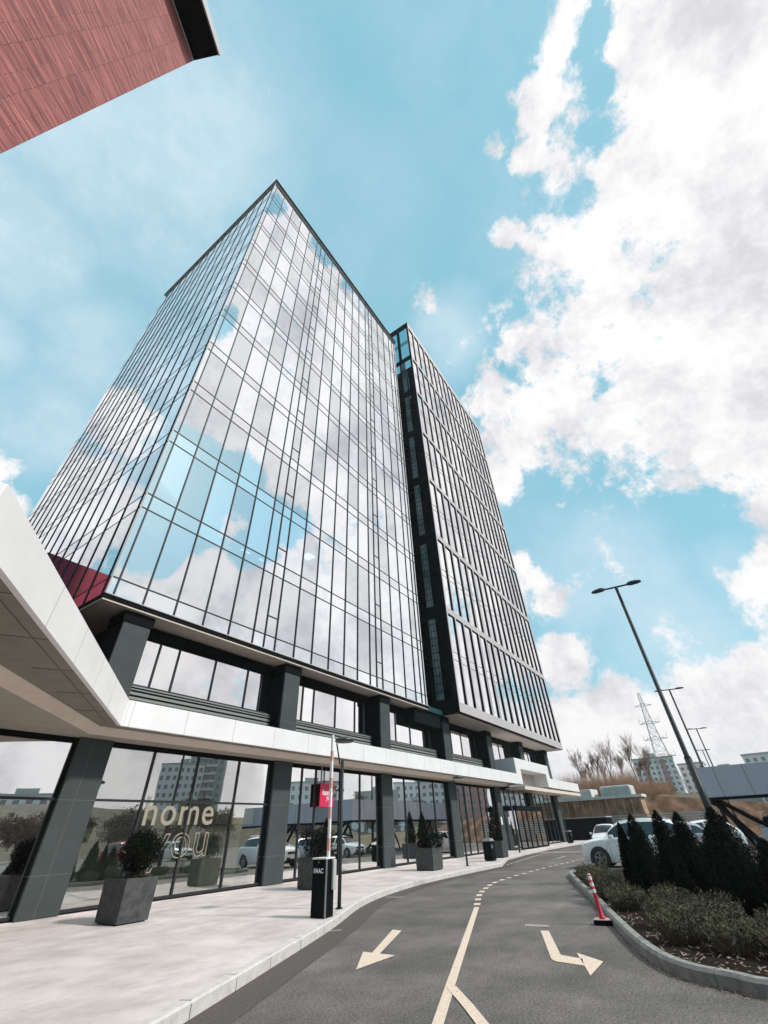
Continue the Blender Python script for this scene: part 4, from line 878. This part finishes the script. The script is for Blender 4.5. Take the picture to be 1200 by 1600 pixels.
def make_car(label, paint, st, loc, rz, group=None, nm='parked_car'):
    """car built along +X backwards from its nose; nose at x=0; origin under the nose"""
    t = thing(nm, label, 'car', loc, rz, group)
    S = lerp_st(st, 0); L_ = st[-1][0]; xw0 = st[4][0] - (.32 if L_ > 4.3 else .25); xr = L_ - (.86 if L_ > 4.3 else .70); wr = .35 if L_ > 4.3 else .31
    body = LMB(); glass = LMB(); arch = LMB()
    xa, xb = st[4][0], st[6][0]; xc, xd = st[9][0], st[11][0]
    def ring(s):
        x, zl, zb, zt, wb, wt = s; up = max(zt - zb, .01)
        g0 = .08 if up > .15 else .3; g1 = .86
        L2 = lambda f: wb * .975 * (1 - f) + wt * f
        R = [(wb * .93, zl), (wb * .99, zl + .10), (wb, zl + (zb - zl) * .45), (wb * 1.0, zb - .10), (wb * .975, zb), (L2(g0), zb + up * g0), (L2(g1), zb + up * g1), (wt * .93, zt), (wt * .5, zt + .025), (0, zt + .035)]
        return [Vector((x, y, z)) for y, z in R]
    rings = [ring(s) for s in S]; NR = 10
    for sgn in (1, -1):
        base = {id(body): None}
        for i in range(len(S) - 1):
            xm = (S[i][0] + S[i + 1][0]) / 2; cab = S[i][3] - S[i][2] > .16 and S[i + 1][3] - S[i + 1][2] > .16
            for k in range(NR - 1):
                q = [rings[i][k], rings[i + 1][k], rings[i + 1][k + 1], rings[i][k + 1]]
                if sgn < 0: q = [Vector((p.x, -p.y, p.z)) for p in q][::-1]
                isg = False
                if k == 5 and cab and not any(abs(xm - pz) < .05 for pz in (xb + .62, xb + 1.52)): isg = True
                if k in (7, 8) and ((xa + .04 < xm < xb - .04) or (xc + .10 < xm < xd - .02)): isg = True
                # wheel arch cut
                if k <= 2:
                    zz = sum(p.z for p in q) / 4
                    pass
                (glass if isg else body).raw(q, [(0, 1, 2, 3)])
    for cx in (xw0, xr):
        for sg in (1, -1):
            R_ = wr + .075; yw = sg * (st[5][4] + .002); yi = sg * st[5][4] * .7
            arc = [(cx + R_ * math.cos(math.pi * (q / 24)), wr + R_ * math.sin(math.pi * (q / 24))) for q in range(25)]
            poly = [(cx + R_, .19)] + arc + [(cx - R_, .19)]; n_ = len(poly)
            arch.raw([(x, yw, z) for x, z in poly] + [(x, yi, z) for x, z in poly], [tuple(range(n_))] + [(q, (q + 1) % n_, n_ + (q + 1) % n_, n_ + q) for q in range(n_)])
    # nose and tail caps
    for R, rev in ((rings[0], True), (rings[-1], False)):
        loop = [p for p in R] + [Vector((p.x, -p.y, p.z)) for p in R[-2::-1]]
        body.raw(loop, [tuple(range(len(loop)))])
    for mb_, nm_, mt_ in ((body, 'body', paint), (glass, 'windows', M_carglass), (arch, 'wheel_arch', M_plast)):
        o = mb_.build(nm_, mt_, t, smooth=(nm_ != 'wheel_arch'))
        bm = bmesh.new(); bm.from_mesh(o.data); bmesh.ops.remove_doubles(bm, verts=bm.verts, dist=.0008); bmesh.ops.recalc_face_normals(bm, faces=bm.faces); bm.to_mesh(o.data); bm.free()
        if nm_ == 'body':
            es = o.modifiers.new('edges', 'EDGE_SPLIT'); es.split_angle = rad(38)
    wbm = st[5][4]
    LMB().box(.4, -wbm * .92, .20, L_ - .4, wbm * .92, .3).build('underbody', M_plast, t)
    for cx in (xw0, xr):
        for sg in (1, -1):
            wy = wbm * .80
            o = LMB(); n = 28; prof = [(.0, 0), (wr * .6, 0), (wr * .93, .0), (wr, .03), (wr, .17), (wr * .93, .20), (wr * .5, .20)]
            vs = [(cx + r * math.cos(6.2832 * k / n), sg * (wbm + .010 - y), wr + r * math.sin(6.2832 * k / n)) for r, y in prof[1:] for k in range(n)]
            fs = [(i * n + k, i * n + (k + 1) % n, (i + 1) * n + (k + 1) % n, (i + 1) * n + k) for i in range(len(prof) - 2) for k in range(n)] + [tuple(range(n))]
            w_ = o.raw(vs, fs).build('wheel', M_tyre, t, smooth=False)
            rm = LMB()
            for k in range(5):
                a = 6.2832 * k / 5; M4 = Matrix.Translation((cx, sg * (wbm + .014), wr)) @ Matrix.Rotation(a, 4, 'Y'); rm.box(-.035, -.006, .03, .035, .006, wr * .62, M4)
            ringv = [(cx + r * math.cos(6.2832 * k / n), sg * (wbm + .016), wr + r * math.sin(6.2832 * k / n)) for r in (wr * .58, wr * .68) for k in range(n)]
            rm.raw(ringv, [(k, (k + 1) % n, n + (k + 1) % n, n + k) for k in range(n)]); rm.tube([(cx, sg * (wbm - .0), wr), (cx, sg * (wbm + .022), wr)], .05, 12)
            rm.build('rim', M_rim, w_)
    zb = st[1][2]
    for sg in (1, -1):
        LMB().raw([(.02, sg * .50, zb - .10), (.05, sg * .74, zb - .09), (.30, sg * .875 * wbm / .94, zb - .0), (.28, sg * .87 * wbm / .94, zb + .05), (.03, sg * .74, zb - .01), (-.0, sg * .50, zb - .03)], [(0, 1, 4, 5), (1, 2, 3, 4)]).build('headlight', M_lampg, t)
        LMB().box(L_ - .16, sg * .62 - .09, zb + .02, L_ - .02, sg * .62 + .09, zb + .22).build('tail_light', M_tail, t, bevel=.02)
        LMB().box(xa + .30, sg * (wbm + .01), st[4][2] + .02, xa + .46, sg * (wbm + .19), st[4][2] + .16).build('wing_mirror', paint, t, bevel=.03)
        for hx in (xb + .40, xb + 1.30): LMB().box(hx, sg * (wbm - .005), st[6][2] - .16, hx + .2, sg * (wbm + .018), st[6][2] - .125).build('door_handle', paint, t, bevel=.008)
        for dx in (xa + .18, xb + .66, xb + 1.58): LMB().box(dx, sg * (wbm - .01), .34, dx + .009, sg * (wbm + .0035), st[6][2] - .03).build('door_gap', M_plast, t)
        if L_ > 4.3: LMB().tube([(xb + .15, sg * st[7][5] * .90, st[7][3] + .03), (xb + .3, sg * st[7][5] * .93, st[7][3] + .07), (xc - .2, sg * st[7][5] * .93, st[8][3] + .05), (xc, sg * st[7][5] * .90, st[9][3] + .03)], .016, 6).build('roof_rail', M_galv, t)
    LMB().box(-.015, -.50, zb - .14, .05, .50, zb - .02).box(-.01, -.55, .36, .06, .55, .52).build('grille', M_plast, t)
    LMB().box(-.022, -.26, .44, -.012, .26, .55).build('number_plate', M_whitep, t)
    return t
make_car('white SUV side on behind the conifers, front towards the building', M_carw, SUV, (25.9, 6.6, 0), rad(-90), 'cars on the car park')
make_car('small white hatchback facing the camera beyond the bonnet of the white SUV', M_carw, HATCH, (40.0, 8.75, 0), rad(4), 'cars on the car park')
make_car('white car with a black wheel arch under the carport at the right edge', M_carw, SUV, (44.2, -3.0, 0), rad(160), 'cars on the car park')
make_car('second white car at the right edge, in front of the other one', M_carw, HATCH, (35.5, -4.1, 0), rad(165), 'cars on the car park')
make_car('silver car in the row just beyond the white SUV, partly hidden by it', M_carg, HATCH, (31.4, 5.6, 0), rad(-90), 'cars on the car park')
make_car('white hatchback behind the silver car, seen in the window reflections', M_carw, HATCH, (36.2, 4.4, 0), rad(-84), 'cars on the car park')
for i, (x, y, r, pm, lb) in enumerate([(20, -13, 95, M_carw, 'white SUV parked in the far row behind the island'), (13, -14, 90, M_card, 'dark SUV in the far row left of the white one'), (27, -14, 88, M_carr, 'red SUV in the far row right of the white one'), (6, -13.5, 92, M_carg, 'silver SUV at the near end of the far row'), (33, -15, 90, M_carw, 'white SUV at the far end of the far row')]):
    make_car(lb, pm, SUV, (x, y, 0), rad(r + 180), 'cars on the car park')
# ================================================================== BIG LAMPS
def tall_lamp(x, y, label, h=10.0):
    t = thing('twin_lamp_post', label, 'lamp post', (x, y, 0), 0, 'tall twin headed lamp posts in a row')
    LMB().tube([(0, 0, 0), (0, 0, 3.3)], [.125, .115], 14).build('lower_pole', M_pole, t, smooth=True)
    LMB().tube([(0, 0, 3.3), (0, 0, 3.36), (0, 0, h)], [.118, .085, .062], 12).build('upper_pole', M_pole, t, smooth=True)
    LMB().tube([(0, -.55, h - .03), (0, .55, h + .03)], .04, 8).build('cross_arm', M_pole, t)
    for sg in (1, -1):
        hd = LMB(); z = h + .03 * sg; prof = [(.45, .04, .05), (.52, .10, .07), (.62, .15, .08), (.85, .15, .06), (1.0, .09, .045), (1.04, .03, .03)]
        vs = []
        for y_, w_, hh in prof: vs += [(-w_, sg * y_, z - .02), (w_, sg * y_, z - .02), (w_ * .8, sg * y_, z + hh), (-w_ * .8, sg * y_, z + hh)]
        fs = [(i * 4 + k, i * 4 + (k + 1) % 4, (i + 1) * 4 + (k + 1) % 4, (i + 1) * 4 + k) for i in range(5) for k in range(4)] + [(0, 1, 2, 3), (20, 21, 22, 23)]
        hd.raw(vs, fs).build('lamp_head', M_pole, t)
    return t
tall_lamp(20, .80, 'tallest looking twin headed lamp post, rising from the planted island')
tall_lamp(42.7, 1.0, 'second twin headed lamp post of the row, just right of the nearest')
tall_lamp(66, .55, 'third twin headed lamp post of the row')
tall_lamp(89, 1.2, 'fourth and farthest twin headed lamp post')
tall_lamp(24, -22, 'twin headed lamp post across the car park, seen only in the windows')
# ================================================================== CARPORT
def carport(x0, x1, y0, y1, zb, zt, label, posts):
    t = thing('carport', label, 'carport', ((x0 + x1) / 2, (y0 + y1) / 2, 0), 0, 'carports over the parking rows')
    f = MB().box(x0, y0, zb, x0 + .08, y1, zt).box(x0 + .08, y1 - .08, zb, x1, y1, zt).box(x0 + .08, y0, zb, x1, y0 + .08, zt); f.build('fascia', M_canopy, t)
    MB().box(x0 + .08, y0 + .08, zt - .15, x1, y1 - .08, zt - .05).build('roof', M_dark, t)
    MB().box(x0 - .03, y0 - .03, zb - .16, x0 + .2, y1 + .03, zb).box(x0 + .2, y1 - .2, zb - .16, x1, y1 + .03, zb).build('edge_beam', M_black, t)
    j = MB(); y = y1 - 1.28
    while y > y0: j.box(x0 - .006, y, zb, x0 + .01, y + .03, zt); y -= 1.6
    x = x0 + 2
    while x < x1: j.box(x, y1 - .01, zb, x + .03, y1 + .006, zt); x += 2
    j.build('panel_joint', M_joint, t)
    for px, ya in posts:
        m = MB(); m.tube([(px + .15, ya, zb - .15), (px + .15, ya - 1.65, .15)], .11, 8); m.build('strut', M_black, t)
        m = MB(); m.tube([(px + .15, ya - .35, zb - .15), (px + .15, ya - 3.4, .3)], .11, 8); m.build('strut', M_black, t)
        m = MB(); m.tube([(px + .15, ya - .2, zb - .15), (px + 3.0, ya - 1.2, .15)], .08, 8); m.build('strut', M_black, t)
        MB().box(px - .2, ya - 2.0, 0, px + .5, ya - 1.3, .2).build('footing', M_conc, t)
    return t
carport(38.5, 58, -14, 1.68, 2.63, 4.27, 'grey panelled carport on slanting black struts, right of the lamp row', [(38.5, 1.2), (38.5, -6), (46, 1.2), (54, 1.2)])
# ================================================================== FAR RIGHT BACKGROUND
t = thing('slatted_fence', 'long grey horizontal slat fence at the foot of the stained retaining wall', 'fence', (66, 14, 0))
m = MB()
for k in range(9): m.box(66, 2.5, .25 + k * .23, 66.04, 17.2, .38 + k * .23)
m.build('slats', M_slat, t)
for y in (3, 6, 9, 12, 15, 17.1): MB().box(66.04, y, 0, 66.14, y + .1, 2.35).build('fence_post', M_metal, t)
t = thing('waste_enclosure', 'black slatted waste enclosure at the far end of the road', 'enclosure', (62, 14.5, 0))
m = MB()
for k in range(13): m.box(60.4, 12.4, .12 + k * .15, 60.44, 17.6, .24 + k * .15).box(60.44, 12.36, .12 + k * .15, 63.5, 12.4, .24 + k * .15)
m.build('slats', M_black, t); MB().box(60.5, 12.45, 0, 63.5, 17.6, 2.05).build('inner_box', M_dark, t); MB().box(60.3, 12.3, 2.08, 63.6, 17.7, 2.16).build('cap', M_slat, t)
t = thing('retaining_wall', 'brown stained concrete retaining wall with ribs below the grassy bank', 'retaining wall', (71, 15, 0))
MB().prism([(70.6, 24), (69.6, 9.5), (71.2, 9.3), (72.2, 24)], 0, 4.0).build('wall', M_wallr, t)
for k in range(15):
    f = k / 14; x = 70.6 - f * 1.0; y = 23.8 - f * 14.2; MB().box(x - .35, y - .12, 0, x + .1, y + .12, 3.95).build('rib', M_wallr, t)
MB().prism([(70.1, 24.2), (69.1, 9.2), (71.4, 9.0), (72.4, 24.2)], 4.0, 4.28).build('coping', M_conc, t)
# terrain: bank, hill behind
hm = MB(); NX, NY_ = 40, 60
def hz(x, y):
    e = 4.4 + (x - 71) * .03 + .5 * math.sin(y * .21 + x * .1)
    if y < 9: e = 4.4 + (x - 71) * .025 + max(-3.6, (y - 9) * .22)
    if y > 24: e += (y - 24) * .05
    return e + .25 * math.sin(x * .7) * math.cos(y * .9)
for i in range(NX + 1):
    for k in range(NY_ + 1):
        f = (i / NX) ** 1.8; x = 71.5 + f * 240; y = -40 + k * 3.0 if k < 20 else 20 + (k - 20) * 4.0
        if y > 9.2: z = hz(x, y)
        else:
            ed = min(1, max(0, (x - 71.5 - max(0, (9 - y)) * .15) / 5.0)); z = -.1 + (hz(x, y) + .1) * ed ** .7
        if i == 0: z = min(z, 3.9) if y > 9 else -.2
        hm.v.append((x, y, z))
hm.f = [(i * (NY_ + 1) + k, (i + 1) * (NY_ + 1) + k, (i + 1) * (NY_ + 1) + k + 1, i * (NY_ + 1) + k + 1) for i in range(NX) for k in range(NY_)]
o = structure('hill', hm, M_grass, smooth=True)
eb = MB(); rr = random.Random(3)
for i in range(9):
    for k in range(26):
        f = i / 8; y = 9.4 - k * .7; z = f * (4.3 - k * .085); x = 69.8 + f * 4.0 + .25 * math.sin(k * 1.3 + i) + rr.uniform(-.15, .15); eb.v.append((x, y, z))
eb.f = [(i * 26 + k, (i + 1) * 26 + k, (i + 1) * 26 + k + 1, i * 26 + k + 1) for i in range(8) for k in range(25)]
structure('earth_bank', eb, M_terra, smooth=True)
t = thing('concrete_blocks', 'long pale concrete box on top of the retaining wall bank', 'concrete structure', (78, 19, 4))
MB().prism([(77, 25), (76.2, 16.6), (79, 16.2), (80, 25)], 4.0, 5.5).build('block', M_conc, t, bevel=.08)
t = thing('concrete_hut', 'smaller grey green concrete box right of the long pale one', 'concrete structure', (78, 13, 4))
MB().prism([(77.4, 15.6), (76.8, 11.4), (79.5, 11.2), (80, 15.4)], 4.0, 5.75).build('block', mat('green_grey_concrete', (.50, .53, .50), .9, var=.15, vscale=1), t, bevel=.25)
# bare trees
def bare_tree(x, y, z, h, label, seed, spread=.5, narrow=False, nm='bare_tree', group='bare trees on the bank'):
    rr = random.Random(seed); t = thing(nm, label, 'tree', (x, y, z), 0, group)
    tr = LMB(); br = LMB(); br.keep = True; tr.keep = True
    def grow(p, d, l, r, lev):
        q = p + d * l * .5; q += Vector((rr.gauss(0, .03), rr.gauss(0, .03), 0)) * l; e = p + d * l
        (tr if lev == 0 else br).tube([p, q, e], [r, r * .75, r * .5], 6 if lev < 2 else 3, cap=False)
        if lev >= 4: return
        n = (7, 6, 5, 3)[lev]
        for k in range(n):
            f = rr.uniform(.30 if lev else .4, 1.0); b = p + d * l * f
            a = rr.random() * 6.28; s = spread * rr.uniform(.6, 1.2)
            v = (d + Vector((math.cos(a) * s, math.sin(a) * s, .25 if not narrow else .38))).normalized()
            grow(b, v, l * rr.uniform(.40, .72) * (1.25 - .55 * f if lev == 0 else 1), max(r * .48, .012), lev + 1)
    grow(Vector((0, 0, 0)), Vector((rr.gauss(0, .05), rr.gauss(0, .05), 1)).normalized(), h * .55, h * .011, 0)
    tr.build('trunk', M_bark, t); br.build('branches', M_bark, t); return t
TS = [(92, 20.6, 6, 8.2, .5, 1, 'slim upright bare tree, leftmost on the bank'), (95, 19.6, 6, 6.5, .55, 1, 'short bare sapling beside the leftmost tree'), (90, 17.6, 6, 7.8, .5, 1, 'upright bare tree left of the large round one'),
      (92, 16.0, 6, 9.2, .6, 0, 'large round headed bare tree above the retaining wall'), (97, 14.8, 6, 7.6, .55, 0, 'bare tree with a reddish crown right of the round one'), (92, 12.2, 6, 9.4, .55, 0, 'tall bare tree left of the red and white flats'),
      (96, 10.5, 5.5, 8.6, .5, 0, 'thin bare tree just left of the flats'), (99, 18.4, 6, 7.0, .5, 1, 'bare sapling further back on the left'), (103, 13.2, 6, 6.5, .6, 0, 'low bare tree further back between the two tall ones'), (104, 23, 7, 5.5, .5, 1, 'small bare tree seen just right of the tower corner')]
for i, (x, y, z, h, s, nar, lb) in enumerate(TS): bare_tree(x, y, z - .6, h * .92, lb, 60 + i, s, bool(nar))
sc = LMB(); sc.keep = True; rr = random.Random(12)
for _ in range(9000):
    x = rr.uniform(82, 110); y = rr.uniform(7.5, 25) * x / 92; hh = rr.uniform(.8, 3.6) * (1.1 if y > 12 * x / 92 else .6)
    z0 = 4.7; a, b_ = rr.gauss(0, .25), rr.gauss(0, .25)
    sc.tube([(x, y, z0), (x + a, y + b_, z0 + hh * .6), (x + a * 2, y + b_ * 2, z0 + hh)], [.016, .012, .006], 3, cap=False)
tag(sc.build('brown_scrub', M_scrub), 'brown leafless scrub covering the bank below the bare trees', 'scrub', kind='stuff')
# pylon
t = thing('pylon', 'steel lattice power pylon rising in front of the flats', 'pylon', (150, 11.6, 5))
H = 26.5; lat = LMB(); wv = lambda z: 2.7 * (1 - z / H) ** 1.35 + .30
lv_ = [0, 3.2, 6.2, 9.0, 11.6, 14.0, 16.2, 18.2, 20.0, 21.8, 23.5, 25.0, 26.5]
cor = lambda z: [Vector((sx * wv(z), sy * wv(z), z)) for sx, sy in ((1, 1), (1, -1), (-1, -1), (-1, 1))]
for i in range(len(lv_) - 1):
    a, b_ = cor(lv_[i]), cor(lv_[i + 1])
    for k in range(4):
        lat.tube([a[k], b_[k]], .06, 4); lat.tube([a[k], b_[(k + 1) % 4]], .035, 4); lat.tube([a[(k + 1) % 4], b_[k]], .035, 4); lat.tube([b_[k], b_[(k + 1) % 4]], .035, 4)
lat.keep = True; lat.build('lattice_mast', M_galv, t)
for z, wd_ in ((23.0, 2.2), (18.4, 2.5), (14.4, 2.9), (10.2, 3.2)):
    m = LMB(); m.keep = True
    for sg in (1, -1):
        m.tube([(0, 0, z + .7), (0, sg * wd_, z)], .07, 4).tube([(0, 0, z), (0, sg * wd_, z)], .07, 4)
        if z < 20: m.tube([(0, sg * wd_, z), (0, sg * wd_ * .96, z + 1.3)], .06, 4).tube([(0, sg * wd_ * .7, z), (0, sg * wd_ * .67, z + .9)], .05, 4)
    m.build('cross_arm', M_galv, t)
# flats
def flats(name, label, loc, rz, w, d, h, wallm, nx, nz, stripes=(), cat='apartment block', balc=False, group=None):
    t = thing(name, label, cat, loc, rz, group)
    LMB().box(-d, -w / 2, 0, 0, w / 2, h).build('wall', wallm, t)
    LMB().box(-d - .3, -w / 2 - .3, h, .3, w / 2 + .3, h + .5).build('roof', M_aptg, t)
    LMB().box(-d * .6, -w * .12, h + .5, -d * .3, w * .1, h + 2.2).build('stair_head', M_aptg, t)
    cw = w / nx; chh = (h - 1.5) / nz; nwin = 0; rest_ = LMB()
    for k in range(nz):
        for i in range(nx):
            y = -w / 2 + (i + .25) * cw; z = 1.2 + k * chh + chh * .2
            if nwin < 45: LMB().box(-.02, y, z, .05, y + cw * .5, z + chh * .5).build('window', M_window, t); nwin += 1
            else: rest_.box(-.02, y, z, .05, y + cw * .5, z + chh * .5)
    sd_ = LMB()
    for k in range(nz):
        for i in range(3):
            x = -d + (i + .25) * d / 3; z = 1.2 + k * chh + chh * .2; rest_.box(x, w / 2 - .02, z, x + d / 6, w / 2 + .05, z + chh * .5)
    if rest_.v: o = rest_.build('window', M_window, t); o['kind'] = 'stuff'
    for a, b in stripes: LMB().box(-.01, -w / 2 + a * w, .5, .03, -w / 2 + b * w, h - .5).build('red_panel', M_aptr, t)
    if balc:
        for k in range(nz): LMB().box(-.1, -w * .3, 1.0 + k * chh, 1.2, w * .25, 1.0 + k * chh + chh * .32).build('balcony', M_aptw, t)
    return t
flats('apartment_block', 'pale flats with red panels behind the pylon', (228, 22.0, 5), rad(183), 15, 12, 17, M_aptw, 8, 8, [(.20, .36), (.66, .80)])
flats('apartment_block', 'plain pale flats right of the red panelled ones', (236, 9.5, 3), rad(178), 9, 14, 16.5, M_aptw, 4, 7)
flats('apartment_block', 'long low flats just over the carport roof', (250, -2, 3), rad(180), 20, 14, 14.5, M_aptg, 9, 5)
flats('apartment_block', 'pale flats with a roof box at the right edge over the carport', (240, -27, 4), rad(176), 36, 14, 17, M_aptw, 14, 6)
# things on the other side of the car park, which the mirrored windows show
flats('unfinished_tower', 'grey tower with a stack of balconies, mirrored in the windows near the first column', (128, -150, 0), rad(130), 14, 12, 33, M_aptg, 6, 11, cat='tower block', balc=True)
flats('unfinished_tower', 'pale slab block mirrored in the windows beside the tower with balconies', (117, -150, 0), rad(125), 16, 10, 27, M_aptw, 7, 9, cat='tower block')
for i, (x, y, w_, h_, r_, mt_, lb) in enumerate([(160, -118, 24, 20, 140, M_aptw, 'wide flats mirrored in the second window bay'), (190, -105, 20, 17, 150, M_aptg, 'grey flats mirrored between the second and third columns'), (215, -95, 26, 21, 150, M_aptw, 'tall pale flats mirrored in the third window bay'),
    (150, -75, 22, 10, 145, M_aptw, 'low white row mirrored in the third window bay'), (235, -80, 22, 24, 155, M_aptr, 'reddish flats mirrored in the fourth window bay'), (70, -165, 30, 16, 110, M_aptw, 'long pale flats mirrored in the first window bay'), (250, -55, 30, 19, 160, M_aptw, 'pale flats mirrored in the entrance glass')]):
    flats('apartment_block', lb, (x, y, 0), rad(r_), w_, 12, h_, mt_, 8, max(3, int(h_ / 3.2)))
rr = random.Random(31)
def round_tree(x, y, h, r, label, seed):
    q = random.Random(seed); t = thing('far_tree', label, 'tree', (x, y, 0), 0, 'trees across the car park seen in the windows')
    LMB().tube([(0, 0, 0), (.1, 0, h * .4), (0, .1, h * .8)], [.3, .22, .08], 7).build('trunk', M_bark, t)
    m = LMB()
    for _ in range(7): leafcloud(m, ball_points(900, (q.gauss(0, r * .45), q.gauss(0, r * .45), h * .62 + q.gauss(0, h * .13)), r * .55, q, (1, 1, .8), .3), .20, q, .5)
    m.build('crown', M_treefar, t)
FT = [(18, -58), (26, -62), (33, -55), (41, -60), (50, -57), (58, -52), (68, -58), (78, -50), (88, -52), (98, -46), (108, -42), (118, -38), (10, -62), (2, -60), (-8, -58)]
for i, (x, y) in enumerate(FT): round_tree(x, y, rr.uniform(6, 10), rr.uniform(3, 4.5), 'brown winter tree across the car park, seen only in the windows', 90 + i)
hb = MB(); hb.v = []; 
for i in range(31):
    for k in range(5):
        x = -120 + i * 16; y = -68 - k * 14; z = (-.1, 3.0, 5.5, 7.5, 9)[k] * (1 + .25 * math.sin(i * .9 + k)) - (.2 if k == 0 else 0); hb.v.append((x, y, z))
hb.f = [(i * 5 + k, i * 5 + k + 1, (i + 1) * 5 + k + 1, (i + 1) * 5 + k) for i in range(30) for k in range(4)]
structure('far_slope', hb, M_grass, smooth=True)
# ================================================================== haze
hz_ = MB().box(-401, -421, -1.3, 901, 421, 70)
hm_ = bpy.data.materials.new('haze'); hm_.use_nodes = True; t_ = hm_.node_tree; t_.nodes.clear()
ho = t_.nodes.new('ShaderNodeOutputMaterial'); hv = t_.nodes.new('ShaderNodeVolumePrincipled'); hv.inputs['Color'].default_value = (.93, .92, .95, 1)
hv.inputs['Density'].default_value = .0004; hv.inputs['Anisotropy'].default_value = 0.0; t_.links.new(hv.outputs[0], ho.inputs['Volume'])
tag(hz_.build('haze', hm_), 'thin pale air that fades the far flats and hillside', kind='stuff')
